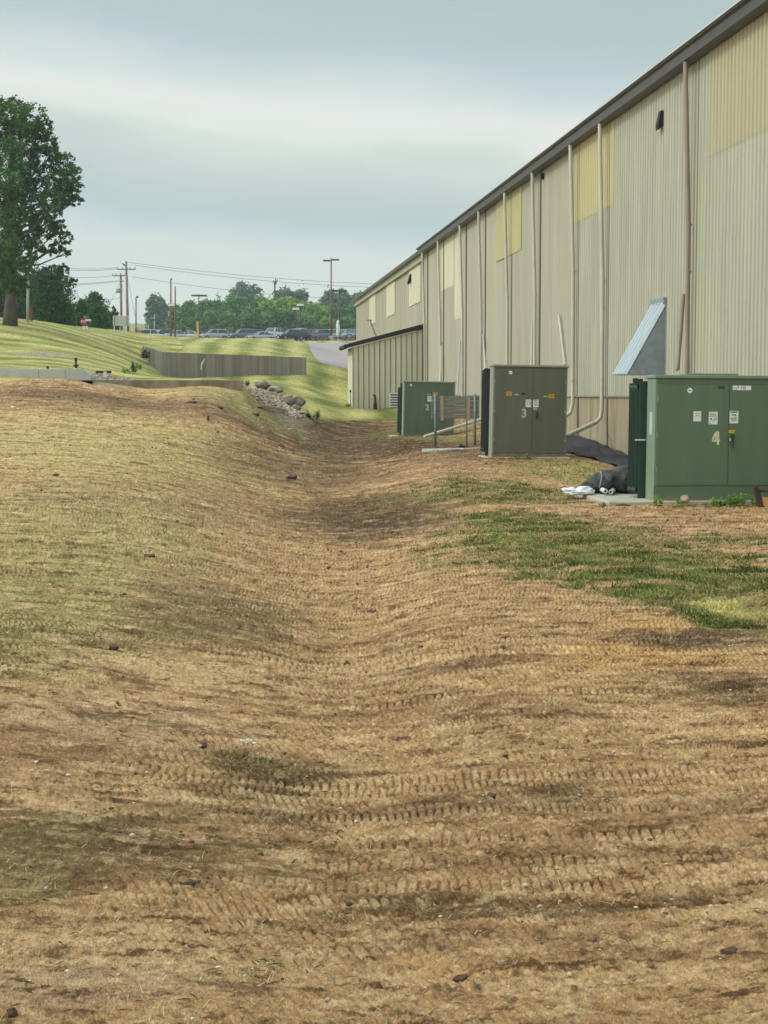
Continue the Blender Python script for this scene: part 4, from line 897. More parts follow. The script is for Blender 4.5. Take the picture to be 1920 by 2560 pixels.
# blank sign
Ys_ = 130.; t = thing('blank_sign', 'blank cream sign board on two white legs on the hill crest', 'sign', P(302, 836, Ys_)); bs = tuple(t.location)
a, c = P(282, 789, Ys_), P(322, 815, Ys_); MB().box(a.x, c.x, Ys_, Ys_ + .08, c.z, a.z, .015).build('board', mat('cream board', A(206, 202, 184), .6), t, base=bs)
for x in (286, 316): MB().obox(P(x - .6, 838, Ys_ - .06), P(x + .6, 789, Ys_ - .06), .08, .08).build('leg', M_white, t, base=bs)
for x in (286.5, 317): MB().obox(P(x, 814, Ys_ - .12), P(x, 790, Ys_ - .12), .04, .04).build('brace', M_redp, t, base=bs)
a = P(345, 826, 200); onthing(MB().box(a.x - .25, a.x + .35, 200, 200.4, a.z - .6, a.z + .1, .03).tube([a + Vector((0, .1, 0)), a + Vector((0, .1, .3))], .12, 6).build('orange_barrel', mat('orange plastic', A(196, 116, 92), .6), None, base=a), 'small orange barrel at the foot of the slim street lamp', 'barrel')
# yellow feather flag and wrapped umbrella
YF = 215.; t = thing('feather_flag', 'narrow yellow feather flag standing before the parked cars', 'flag', P(494, 849, YF)); bs = tuple(t.location)
pl = [(491, 803), (493, 801), (496, 803), (497, 812), (497.3, 825), (496.6, 843), (492.4, 843), (492, 825), (491.2, 812)]
pp = [P(x, y, YF) for x, y in pl]; MB().prism([(p.x, p.z) for p in pp], (YF, YF + .03)).build('banner', mat('yellow banner', A(222, 188, 78), .7, noise=.1, nscale=1), t, base=bs)
MB().tube([P(497.6, 852, YF - .05), P(497.8, 812, YF - .05), P(496, 802, YF - .05), P(492.5, 800.4, YF - .05)], .04, 6).build('pole', M_dpole, t, base=bs)
YF = 250.; b0 = P(845, 846, YF); b0.z = float(gz(b0.x, YF)[0]); t = thing('wrapped_umbrella', 'white furled patio umbrella standing among the parked cars', 'umbrella', b0); bs = tuple(b0)
mb = MB(); rr_ = []
for z, r in ((.6, .12), (1.0, .2), (1.5, .26), (2.0, .23), (2.5, .27), (2.9, .16), (3.15, .2), (3.4, .05)):
    rr_.append([(b0.x + r * (1 + .25 * math.cos(4 * j)) * math.cos(2 * math.pi * j / 12) + .05 * math.sin(z * 4), YF + r * math.sin(2 * math.pi * j / 12), b0.z + z) for j in range(12)])
mb.rings(rr_); mb.build('canopy', M_white, t, base=bs, smooth=True); MB().tube([b0, b0 + Vector((0, 0, .7))], .04, 6).build('pole', M_white, t, base=bs)

# ================================================================= cars
M_glass = mat('car glass', (.035, .05, .055), .12, spec=.6); M_tyre = mat('tyre', (.015, .015, .016), .85); M_head = mat('headlight', A(206, 212, 210), .2); M_rim = mat('alloy rim', A(150, 152, 150), .35, metal=.6); M_grille = mat('grille', (.02, .02, .022), .4)
CARM = {}
def paint(n, rgb):
    if n not in CARM: CARM[n] = mat('car paint ' + n, A(*rgb), .25, metal=.25, spec=.6)
    return CARM[n]
def car(kind, col, px, pyb, Y, rz, label, name=None, s=1.0, zoff=0):
    x = P(px, 850, Y).x; z = float(gz(x, Y)[0]) + .12
    nm = {'suv': 'parked_suv', 'sedan': 'parked_car', 'pickup': 'parked_pickup'}[kind]
    t = thing(nm, label, {'suv': 'car', 'sedan': 'car', 'pickup': 'pickup truck'}[kind], (x, Y, z + zoff), rz, 'vehicles parked in the lot'); t.scale = (s, s, s)
    L = {'suv': 4.75, 'sedan': 4.75, 'pickup': 5.7}[kind]; W = {'suv': 1.88, 'sedan': 1.8, 'pickup': 2.0}[kind]; H = {'suv': 1.74, 'sedan': 1.46, 'pickup': 1.9}[kind]
    gc = {'suv': .32, 'sedan': .26, 'pickup': .42}[kind]; belt = {'suv': 1.05, 'sedan': .92, 'pickup': 1.2}[kind]; hood = {'suv': .98, 'sedan': .84, 'pickup': 1.14}[kind]
    tail = {'suv': 1.06, 'sedan': .95, 'pickup': 1.2}[kind]
    # lower body: front of the car is towards -x
    st = [(-.5, gc + .12, hood - .28, .80), (-.485, gc, hood - .12, .90), (-.42, gc, hood - .02, .98), (-.30, gc, hood + .04, 1), (-.2, gc, belt, 1), (.1, gc, belt + .02, 1), (.35, gc, belt + .02, 1), (.46, gc, tail, .97), (.495, gc + .08, tail - .08, .9)]
    rg = []
    for fx, zb, zt, fw in st:
        w = W / 2 * fw; X = fx * L
        rg.append([(X, -w * .94, zb), (X, -w, zb + .18), (X, -w, zt - .16), (X, -w * .92, zt - .01), (X, 0, zt + .02), (X, w * .92, zt - .01), (X, w, zt - .16), (X, w, zb + .18), (X, w * .94, zb)])
    o = MB().rings(rg).build('body', paint(*col), t); smooth_angle(o, 35)
    cab = {'suv': [(-.24, 0, .86), (-.10, .93, .80), (0, 1, .80), (.28, .98, .78), (.42, .86, .78), (.475, 0, .86)], 'sedan': [(-.20, 0, .86), (-.06, .93, .76), (.04, 1, .76), (.18, .97, .76), (.38, .05, .82), (.385, 0, .84)], 'pickup': [(-.2, 0, .88), (-.09, .94, .82), (-.02, 1, .82), (.10, .98, .82), (.15, .9, .84), (.16, 0, .88)]}[kind]
    def cabring(k0, k1, inset=0):
        out = []
        for fx, fz, fw in cab:
            X = fx * L; zz = belt + (H - belt) * fz; w = W / 2 * fw
            out.append([(X, -W / 2 * .9, belt - .03), (X, -w if fz > .1 else -W / 2 * .89, max(belt, zz - .05)), (X, -w * .88, zz), (X, w * .88, zz), (X, w if fz > .1 else W / 2 * .89, max(belt, zz - .05)), (X, W / 2 * .9, belt - .03)])
        return out
    o = MB().rings(cabring(0, 1)).build('windows', M_glass, t); smooth_angle(o, 30)
    rfm = MB(); pts = [(fx * L, W / 2 * fw, belt + (H - belt) * fz) for fx, fz, fw in cab if fz > .5]
    rfm.rings([[(X, -w * .9, z_ + .0), (X, -w * .8, z_ + .03), (X, w * .8, z_ + .03), (X, w * .9, z_ + .0), (X, w * .98, z_ - .07), (X, -w * .98, z_ - .07)] for X, w, z_ in pts])
    for sy in (-1, 1):
        (x0, _, _), (x1, f1, w1) = cab[0], cab[1]
        rfm.obox((x0 * L, sy * W / 2 * .89, belt), (x1 * L, sy * W / 2 * w1, belt + (H - belt) * f1), .07, .07)
        (x0, f0, w0), (x1, _, _) = cab[-2], cab[-1]
        rfm.obox((x0 * L, sy * W / 2 * w0, belt + (H - belt) * f0), (x1 * L, sy * W / 2 * .89, belt), .12, .08)
        xm = .08 * L if kind != 'pickup' else .0; rfm.obox((xm, sy * W / 2 * .895, belt), (xm, sy * W / 2 * .80, H - .05), .09, .05)
    rfm.build('roof', paint(*col), t)
    if kind == 'pickup': MB().box(.18 * L, .47 * L, -W * .42, W * .42, belt + .0, belt + .03).build('bed', M_grille, t)
    wr = {'suv': .36, 'sedan': .33, 'pickup': .42}[kind]
    for fx in (-.315, .31):
        for sy in (-1, 1):
            y0 = sy * (W / 2 - .2); y1 = sy * (W / 2 + .015)
            wh = MB().tube([(fx * L, y0, wr - .02), (fx * L, y1, wr - .02)], wr, 16).build('wheel', M_tyre, t)
            MB().tube([(fx * L, y1, wr - .02), (fx * L, y1 + sy * .01, wr - .02)], wr * .62, 12).build('rim', M_rim, wh)
    X = -.497 * L
    for sy in (-1, 1):
        MB().box(X - .0, X + .14, min(sy * W * .26, sy * W * .43), max(sy * W * .26, sy * W * .43), hood - .33, hood - .16, .02).build('headlight', M_head, t)
        MB().box(-.17 * L, -.14 * L, min(sy * W * .5, sy * W * .58), max(sy * W * .5, sy * W * .58), belt, belt + .16, .02).build('mirror', paint(*col), t)
        MB().box(.485 * L, .50 * L, min(sy * W * .34, sy * W * .44), max(sy * W * .34, sy * W * .44), tail - .38, tail - .12, .01).build('tail_light', bpy.data.materials['stop red'], t)
    MB().box(X - .015, X + .1, -W * .24, W * .24, hood - .38, hood - .18, .01).build('grille', M_grille, t)
    MB().box(X - .03, X + .1, -.26, .26, hood - .56, hood - .44).build('plate', M_white, t)
    return t
white = ('white', (214, 216, 214)); silver = ('silver', (176, 182, 182)); gray = ('grey', (112, 122, 124)); dark = ('dark', (52, 58, 62)); blackp = ('black', (34, 36, 40)); beige = ('beige', (186, 178, 160)); dgreen = ('dark green', (60, 76, 70)); bluish = ('blue grey', (104, 124, 138))
FR = 90
car('suv', white, 378, 0, 262, R(200), 'white van-like car farthest left in the lot', s=1.0)
car('suv', dark, 411, 0, 266, R(10), 'dark SUV with pale roof behind the red-brown poles')
car('sedan', silver, 447, 0, 258, R(190), 'silver car just right of the red-brown poles', s=1.05)
car('sedan', beige, 480, 0, 258, R(170), 'beige car behind the yellow flag')
car('sedan', dark, 507, 0, 268, R(180), 'low dark car just right of the yellow flag')
car('suv', silver, 535, 0, 258, R(20), 'silver SUV alone right of the yellow flag')
car('sedan', dgreen, 574, 0, 266, R(180), 'dark green car partly hidden left of the long grey SUV')
car('suv', gray, 606, 0, 256, R(22), 'long grey SUV on the lawn edge, left of the black SUV')
car('suv', blackp, 649, 0, 282, R(200), 'black SUV behind the low light sedan')
car('sedan', silver, 652, 0, 250, R(20), 'low light sedan just behind the lawn crest', zoff=-.2)
car('pickup', white, 684, 0, 268, R(52), 'white pickup truck with black grille, left of the two light pickups')
car('suv', dark, 722, 0, 296, R(0), 'dark SUV roof showing behind between the pickups', zoff=.3)
car('pickup', white, 750, 0, 272, R(40), 'white pickup truck right of the dark compact SUV')
car('suv', dark, 727, 0, 238, R(26), 'dark compact SUV nearest the driveway', s=.92)
car('pickup', blackp, 771, 0, 246, R(250), 'black pickup truck showing its tailgate to the driveway', s=.92)
car('suv', gray, 798, 0, 266, R(35), 'dark grey SUV between the black pickup and the tall lamp post')
car('suv', silver, 824, 0, 280, R(40), 'silver SUV behind the tall lamp post')
car('suv', white, 858, 0, 284, R(60), 'white SUV behind the furled umbrella')
car('suv', bluish, 884, 0, 266, R(68), 'blue-grey SUV facing out at the building corner')
b0 = P(848, 848, 252); b0.z = float(gz(b0.x, 252)[0]); mb = MB()
for k in range(30): mb.add(*(lambda vf, q: ([(v[0] + q[0], v[1] + q[1], v[2] + q[2]) for v in vf[0]], vf[1]))(rock_mesh(300 + k, (.35, .35, .3), 1), (b0.x + random.uniform(-5, 5), 252 + random.uniform(-1, 1), b0.z + .12 + random.uniform(0, .2))))
tag(mb.build('mulch_bed', mat('brown mulch', A(120, 88, 68), .95), None, base=(0, 0, 0)), 'brown mulch bed round the furled umbrella', 'mulch', kind='stuff')

# ================================================================= trees
def leafmat(n, rgb, isl=.45, tr=.25): return mat(n, A(*rgb, .62), .75, island=isl, trans=tr, spec=.08, noise=.22, nscale=.35)
def leaves(blobs, n, size, sub=9, tight=.12):
    """blobs: (x,y,z,rx,ry,rz); leaf quads gathered in clumps over each blob"""
    V = []
    wts = np.array([b[3] * b[5] for b in blobs]); wts = wts / wts.sum()
    for b, w in zip(blobs, wts):
        m_ = max(8, int(n * w)); k = max(5, int(sub * (b[3] * b[5]) ** .5 * 3))
        d = RNG.normal(size=(k, 3)); d /= np.linalg.norm(d, axis=1)[:, None]; d *= RNG.uniform(.35, 1.0, (k, 1)) ** .6
        sc = RNG.uniform(tight, tight * 2.4, k); ci = RNG.integers(0, k, m_)
        p = d[ci] + RNG.normal(size=(m_, 3)) * sc[ci][:, None] * .75
        V.append(np.array(b[:3]) + p * np.array(b[3:6]))
    C = np.concatenate(V); m_ = len(C)
    a = RNG.normal(size=(m_, 3)); a[:, 2] *= .7; a /= np.linalg.norm(a, axis=1)[:, None]
    t = RNG.normal(size=(m_, 3)); bb = np.cross(a, t); bb /= np.linalg.norm(bb, axis=1)[:, None]
    s = size * RNG.uniform(.6, 1.35, (m_, 1)); a = a * s; bb = bb * s * .62
    Q = np.stack([C - a, C + bb * .9 - a * .1, C + a, C - bb * .9 + a * .1], 1).reshape(-1, 3)
    return Q, np.arange(m_ * 4).reshape(-1, 4)
def tree(name, label, base, blobs, n, size, lm, tm, trunk, limbs=True, sub=9, group=None, cat='tree'):
    t = thing(name, label, cat, base, 0, group); B = Vector(base)
    Q, F = leaves(blobs, n, size, sub, .07 if n > 50000 else .12); o = np_mesh('crown', Q - np.array(base), F, lm, t)
    mb = MB(); r0 = trunk[0]; top = Vector(trunk[1])
    k = 7; pts = [B.lerp(top, i / k) + Vector((random.uniform(-.1, .1), 0, 0)) * (i > 0) * (i < k) for i in range(k + 1)]; pts[0] = B - Vector((0, 0, .3))
    mb.tube(pts, [r0 * (1.25 if i == 0 else 1) * (1 - .8 * i / k) for i in range(k + 1)], 10)
    if limbs:
        for b in blobs:
            c = Vector(b[:3]); h = max(.3, min(.92, (c.z - B.z - (top.z - B.z) * .18) / (top.z - B.z))); q = B.lerp(top, h)
            mid = q.lerp(c, .5) - Vector((0, 0, .1 * (c - q).length)); mb.tube([q, mid, c], [r0 * .26, r0 * .13, r0 * .05], 6)
            for _ in range(3):
                e = c + Vector((random.uniform(-1, 1) * b[3], random.uniform(-1, 1) * b[4], random.uniform(-.6, 1) * b[5])) * .8; mb.tube([mid.lerp(c, .6), e], [r0 * .09, r0 * .03], 5)
    mb.build('trunk', tm, t, smooth=True, base=base)
    return t
M_bark = mat('grey brown bark', A(96, 89, 78), .95, noise=.25, nscale=4, stretch=(3, 3, .5), bump=.03, bscale=6)
M_barkd = mat('dark bark', A(70, 62, 52), .95, noise=.2, nscale=4)
L_big = leafmat('deep green leaves', (64, 86, 46), .5, .3); L_dk = leafmat('dark hedge leaves', (52, 76, 42), .4); L_mid = leafmat('mid green leaves', (82, 112, 62), .35)
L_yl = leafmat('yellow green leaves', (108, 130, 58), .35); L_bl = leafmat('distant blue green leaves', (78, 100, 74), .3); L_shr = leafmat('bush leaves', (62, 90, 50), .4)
YT = 100.
def bl_(px, py, r, Y=YT, dy=0, rz=None):
    c = P(px, py, Y + dy); rr_ = r / FPX * Y; return (c.x, c.y, c.z, rr_, rr_ * 1.0, (rz or r) / FPX * Y)
base = P(24, 800, YT); base.z = float(gz(base.x, YT)[0]) - .1
big = [bl_(20, 285, 45, dy=0), bl_(-40, 300, 55, dy=1), bl_(75, 300, 42, dy=-1), bl_(112, 320, 24), bl_(45, 345, 50, dy=2), bl_(105, 365, 38), bl_(-60, 380, 60), bl_(130, 385, 22, dy=1), bl_(20, 400, 50, dy=-2),
       bl_(160, 410, 30), bl_(85, 430, 50, dy=1), bl_(182, 438, 24, dy=-1), bl_(150, 460, 38), bl_(190, 470, 20), bl_(188, 500, 20, rz=16), bl_(130, 510, 38, dy=-2), bl_(60, 500, 50), bl_(0, 490, 50, dy=2), bl_(-80, 480, 70), bl_(160, 490, 30),
       bl_(110, 560, 40), bl_(150, 570, 22), bl_(165, 595, 17), bl_(60, 580, 45, dy=2), bl_(0, 590, 50), bl_(140, 620, 22, dy=1), bl_(168, 632, 12), bl_(90, 625, 26, dy=-1), bl_(-70, 600, 60), bl_(20, 690, 44, dy=-2), bl_(45, 715, 26, dy=-2), bl_(-20, 660, 50, dy=1), bl_(160, 675, 16), bl_(182, 705, 12), bl_(26, 610, 34, dy=-4), bl_(34, 540, 36, dy=-4), bl_(18, 460, 36, dy=-4), bl_(70, 660, 24, dy=-3)]
tree('broadleaf_tree', 'tall dark leafy tree with a thick grey trunk on the lawn at the left edge', base, big, 66000, .09, L_big, M_bark, (.42, P(30, 300, YT)), sub=22)
def gtree(name, label, px, pytop, wpx, pybase, Y, lm, n, size, nb=9, group='trees beyond the parking lot', sq=1.0, thin=0, sub=9):
    pyc = (pytop + pybase) / 2; zb = P(px, pybase, Y); b = Vector((zb.x, Y, float(gz(zb.x, Y)[0]) - .3))
    rw = wpx / 2 / FPX * Y; zt = P(px, pytop, Y).z; zbm = P(px, pybase, Y).z; hh = (zt - zbm); blobs = []
    if Y > 300:
        zc = zbm + hh * .47; blobs.append((b.x, Y, zc, rw * .72, rw * .72, hh * .40)); blobs.append((b.x, Y, zbm + hh * .25, rw * .85, rw * .7, hh * .26))
        for i in range(15):
            th = i * 2.39996; ph = math.asin(max(-1, min(1, -.45 + 1.42 * (i + .5) / 15))); ra = rw * random.uniform(.26, .38); k_ = random.uniform(.70, .86)
            blobs.append((b.x + math.cos(th) * math.cos(ph) * rw * k_, Y + math.sin(th) * math.cos(ph) * rw * k_, zc + math.sin(ph) * hh * .5 * k_, ra, ra, ra * .85))
        nb = 0
    for i in range(nb):
        f = (i + .5) / nb; env = math.sin(math.pi * (.24 + .66 * f)) ** .55
        an = i * 2.4; rr_ = rw * .66 * env * random.uniform(.85, 1.15); off = max(0, rw * env - rr_) * random.uniform(.75, 1)
        zc = zbm + hh * f; rz_ = min(rr_ * .95 * sq, (zt - zc) * 1.0 + .35 * hh / nb)
        blobs.append((b.x + math.cos(an) * off, Y + math.sin(an) * off, zc, rr_, rr_, max(.4, rz_)))
        if i % 2 == 0: blobs.append((b.x - math.cos(an) * off * .9, Y - math.sin(an) * off, zc - .05 * hh, rr_ * .9, rr_, max(.4, rz_ * .9)))
    top = Vector((b.x, Y, zt - hh * .12)); return tree(name, label, b, blobs, n, size, lm, M_barkd, (max(.12, rw * .06), top), limbs=True, sub=sub, group=group)
# dark trees behind and beside the big one
gtree('dark_tree', 'dark dense tree directly right of the big tree trunk, under its branches', 128, 668, 120, 806, 128, L_dk, 16000, .11, 12, 'trees along the road crest', sub=12)
gtree('dark_tree', 'dark tree behind the thick pale pole', 72, 690, 90, 800, 132, L_dk, 9000, .11, 9, 'trees along the road crest')
gtree('dark_tree', 'dark tree mass behind the big tree trunk at the left edge', 0, 640, 110, 792, 134, L_dk, 10000, .11, 9, 'trees along the road crest')
gtree('bush_tree', 'low wide bush left of the stop sign', 165, 762, 80, 832, 142, L_shr, 9000, .11, 9, 'bushes behind the stop sign', sub=11)
gtree('bush_tree', 'tall peaked bush behind the stop sign', 240, 735, 84, 850, 146, L_shr, 13000, .11, 11, 'bushes behind the stop sign', sub=11)
gtree('bush_tree', 'broad bush between the stop sign and the peaked bush', 208, 752, 70, 840, 143, L_shr, 9000, .11, 9, 'bushes behind the stop sign', sub=11)
gtree('bush_tree', 'small dark bush behind the blank cream sign', 284, 774, 44, 850, 152, L_dk, 6000, .11, 8, 'bushes behind the stop sign')
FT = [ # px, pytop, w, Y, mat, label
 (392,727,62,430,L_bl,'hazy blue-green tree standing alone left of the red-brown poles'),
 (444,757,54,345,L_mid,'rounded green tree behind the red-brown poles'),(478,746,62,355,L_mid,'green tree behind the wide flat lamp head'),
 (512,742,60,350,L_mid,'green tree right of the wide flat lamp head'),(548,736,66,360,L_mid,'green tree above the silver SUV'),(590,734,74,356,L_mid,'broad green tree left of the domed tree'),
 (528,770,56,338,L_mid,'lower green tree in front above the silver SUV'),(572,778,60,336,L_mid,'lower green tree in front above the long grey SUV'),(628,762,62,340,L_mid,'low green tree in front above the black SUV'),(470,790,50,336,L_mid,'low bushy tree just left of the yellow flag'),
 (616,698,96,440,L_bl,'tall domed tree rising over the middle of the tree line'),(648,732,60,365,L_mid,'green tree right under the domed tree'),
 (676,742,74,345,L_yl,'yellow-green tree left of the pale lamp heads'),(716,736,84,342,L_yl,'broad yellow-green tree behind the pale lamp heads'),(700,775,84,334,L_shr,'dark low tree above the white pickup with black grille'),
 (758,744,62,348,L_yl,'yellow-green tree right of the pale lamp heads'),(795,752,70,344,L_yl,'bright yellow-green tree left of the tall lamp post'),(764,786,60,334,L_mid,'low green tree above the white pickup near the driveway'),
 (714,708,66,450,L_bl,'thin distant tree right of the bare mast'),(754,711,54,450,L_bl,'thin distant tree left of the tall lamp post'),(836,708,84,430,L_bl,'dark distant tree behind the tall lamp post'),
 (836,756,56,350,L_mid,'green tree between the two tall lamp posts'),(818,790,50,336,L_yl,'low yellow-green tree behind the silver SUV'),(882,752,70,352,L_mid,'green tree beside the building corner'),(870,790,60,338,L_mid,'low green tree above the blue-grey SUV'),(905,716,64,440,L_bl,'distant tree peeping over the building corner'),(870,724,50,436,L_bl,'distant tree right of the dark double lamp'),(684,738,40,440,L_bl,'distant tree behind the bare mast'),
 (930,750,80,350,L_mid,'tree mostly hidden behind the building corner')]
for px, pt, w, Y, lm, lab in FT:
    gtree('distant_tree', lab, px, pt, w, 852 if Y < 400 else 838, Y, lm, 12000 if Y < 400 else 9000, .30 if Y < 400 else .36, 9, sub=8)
# bare mast
b = P(688, 840, 438); b.z = float(gz(b.x, 438)[0]); mb = MB(); mb.tube([b, P(687, 708, 438)], [.4, .22], 6)
for x0, y0, x1, y1 in ((688, 716, 683, 701), (688, 712, 694, 699), (688, 725, 680, 735), (688, 710, 689, 697), (688,732,693,726)): mb.tube([P(x0, y0, 438), P(x1, y1, 438)], [.2, .14], 5)
onthing(mb.build('dead_tree', M_barkd, None, base=b), 'bare forked dead tree sticking up between the distant crowns', 'tree')

# ================================================================= grass, weeds, stones, clods
def blades(X, Y, hgt, wid, col, name, label, parent=None, lean=.6, dz=0., kind='stuff', cat='grass', Zs=None):
    n = len(X); Z = (gz(X, Y) if Zs is None else Zs) + dz
    an = RNG.uniform(0, 2 * np.pi, n); d = np.stack([np.cos(an), np.sin(an), np.zeros(n)], 1); la = RNG.uniform(0, 2 * np.pi, n); ll = RNG.uniform(.1, 1, n) * lean
    up = np.stack([np.cos(la) * ll, np.sin(la) * ll, np.ones(n)], 1); up /= np.linalg.norm(up, axis=1)[:, None]
    C = np.stack([X, Y, Z - .008], 1); h = (hgt * RNG.uniform(.5, 1.3, n))[:, None]; w = (wid * RNG.uniform(.7, 1.3, n))[:, None]
    bend = np.stack([np.cos(la), np.sin(la), -np.minimum(np.abs(ll), 1) * .6], 1) * h * .3 * np.minimum(ll, 1)[:, None]
    V = np.stack([C - d * w, C + d * w, C + up * h * .6 + d * w * .6, C + up * h + bend, C + up * h * .6 - d * w * .6], 1).reshape(-1, 3)
    F = np.arange(n * 5).reshape(-1, 5); c = np.repeat(col, 5, axis=0)
    o = np_mesh(name, V, F, M_blade, parent, col=c); 
    if kind: tag(o, label, cat, kind=kind)
    return o
M_blade = attr_mat('grass blades', vari=0, trans=.25, rough=.7)
def LCn(c): return np.array(A(*c))
# patch of surviving grass on the right
def scatter(n, x0, x1, y0, y1, powr=1.0):
    Y = np.exp(RNG.uniform(math.log(y0), math.log(y1), n)); X = RNG.uniform(x0, x1, n); return X, Y
X, Y = scatter(1300000, .8, 9.4, 10.5, 58); X = X * (Y / 58 * .35 + .65)
keep = (X / Y < .42) & (X < 9.3); X, Y = X[keep], Y[keep]; g, yl = grass_w(X, Y); keep = RNG.random(len(X)) < np.clip(g * 1.15 - .12, 0, 1) ** 1.5 * (.2 + .8 * ss(-.25, .3, fbm(X * 1.6 + 9, Y * 1.8, 4, .6))) * np.clip(11. / Y, .12, 1); X, Y, yl = X[keep], Y[keep], yl[keep]
t = np.clip(yl + .18 + .32 * RNG.normal(size=len(X)), 0, 1)[:, None]; dn = (fbm(X * 2, Y * 2, 2))[:, None]
c = (LCn((98, 118, 50)) * (1 - t) + LCn((206, 194, 122)) * t) * np.clip(RNG.uniform(.5, 1.35, (len(X), 1)) + .9 * dn, .25, 1.7)
blades(X, Y, .042, .003 + .00022 * Y, c, 'grass', 'patchy green and yellow grass left between the cabinets and the soil', lean=1.3); print('blades R', len(X))
# dry clippings and sparse blades on the left side
X, Y = scatter(500000, -5.5, 2.2, 4.2, 30); keep = (X / Y > -.19) & (X / Y < .12); X, Y = X[keep], Y[keep]
LY = np.log(Y); w = np.zeros(len(X)); nz = fbm(X * 1.3, Y * 1.2, 3)
for (cx, cy, rx, ry, s) in ((150,1330,340,180,.55),(120,1560,240,120,.7),(240,1480,170,70,.6),(230,1110,420,80,.3),(120,2100,150,70,.8),(50,2230,100,55,.7),(640,1895,90,28,.6),(500,1520,200,60,.25),(660,2120,240,90,.12),(700,2400,150,40,.25)):
    w = np.maximum(w, pw(patch(cx, cy, rx, ry), X, LY, nz, .5, .8) * s)
w = w * ss(-.25, .3, fbm(X * 4 + 8, Y * 3, 3)) + .012
keep = RNG.random(len(X)) < w * np.clip(9. / Y, .25, 1) * .62; X, Y = X[keep], Y[keep]
t = RNG.random((len(X), 1)) ** .8 * .8; c = (LCn((120, 130, 66)) * (1 - t) + LCn((182, 166, 108)) * t) * RNG.uniform(.6, 1.2, (len(X), 1))
blades(X, Y, .030, .0022 + .00014 * Y, c, 'dry_grass', 'sparse dry grass blades and clippings worked into the soil on the left', lean=2.2); print('blades L', len(X))
# straw bits all over the foreground
X, Y = scatter(30000, -1.6, 3.4, 3.4, 14); keep = (X / Y > -.19) & (X / Y < .4) & (fbm(X * 1.5, Y * 1.5, 3) > -.05); X, Y = X[keep], Y[keep]; n = len(X)
keep = RNG.random(n) < .38; X, Y = X[keep], Y[keep]; n = len(X)
c = LCn((206, 186, 136)) * RNG.uniform(.5, 1.3, (n, 1)); blades(X, Y, .036, .0013 + .00008 * Y, c, 'straw', 'loose straw and root bits strewn over the soil', lean=5, dz=.012)
# clods and pebbles
import bmesh
def lumps(X, Y, S, cols, name, label, cat, seed=5, embed=.3, sub=1, flat=.6, dz=0.):
    vs, fs = rock_mesh(seed, (1, 1, 1), sub, .5); bv = np.array(vs); bf = np.array(fs); n = len(X); Z = gz(X, Y) + dz
    an = RNG.uniform(0, 6.28, n); sc = np.stack([S * RNG.uniform(.7, 1.5, n), S * RNG.uniform(.7, 1.5, n), S * flat * RNG.uniform(.6, 1.3, n)], 1)
    v = bv[None] * (1 + .25 * RNG.normal(size=(n, len(bv), 1))) * sc[:, None, :]; ca, sa = np.cos(an)[:, None], np.sin(an)[:, None]
    x = v[..., 0] * ca - v[..., 1] * sa + X[:, None]; y = v[..., 0] * sa + v[..., 1] * ca + Y[:, None]; z = v[..., 2] + (Z + sc[:, 2] * (1 - embed) * .5)[:, None]
    V = np.stack([x, y, z], -1).reshape(-1, 3); F = (bf[None] + (np.arange(n) * len(bv))[:, None, None]).reshape(-1, 3)
    o = np_mesh(name, V, F, M_lump, col=np.repeat(cols, len(bv), axis=0)); tag(o, label, cat, kind='stuff'); return o
M_lump = attr_mat('soil lumps', bump=.004, scale=60, vari=.2)
X, Y = scatter(160000, -6, 7, 3.3, 50); keep = (X / Y > -.19) & (X / Y < .4); X, Y = X[keep], Y[keep]
cl = fbm(X * .5 + 61, Y * 1.3, 3) + .5 * fbm(X * .35, Y * 2.4, 4) + .3 * pn(X * 3, Y * 4); g, _ = grass_w(X, Y); lw = lawn_w(X, Y)
keep = (RNG.random(len(X)) < (.006 + .16 * ss(.15, .6, cl)) * (1 - g * .7) * (1 - lw) * (.5 + .5 * ss(4, 9, Y))); X, Y = X[keep], Y[keep]
S = (.0035 + .009 * RNG.random(len(X)) ** 4) * (1 + .06 * Y); c = LCn((122, 94, 68)) * RNG.uniform(.55, 1.25, (len(X), 1))
lumps(X, Y, S, c, 'soil_clods', 'crumbled dark soil clods scattered over the graded ground', 'soil'); print('clods', len(X))
X, Y = scatter(9000, -3, 6, 3.3, 26); keep = (X / Y > -.19) & (X / Y < .4) & (RNG.random(9000) < .25); X, Y = X[keep], Y[keep]
S = .004 + .007 * RNG.random(len(X)) ** 4; c = LCn((206, 190, 160)) * RNG.uniform(.6, 1.2, (len(X), 1)); lumps(X, Y, S, c, 'pebbles', 'small pale pebbles scattered over the soil', 'pebbles', dz=.006)
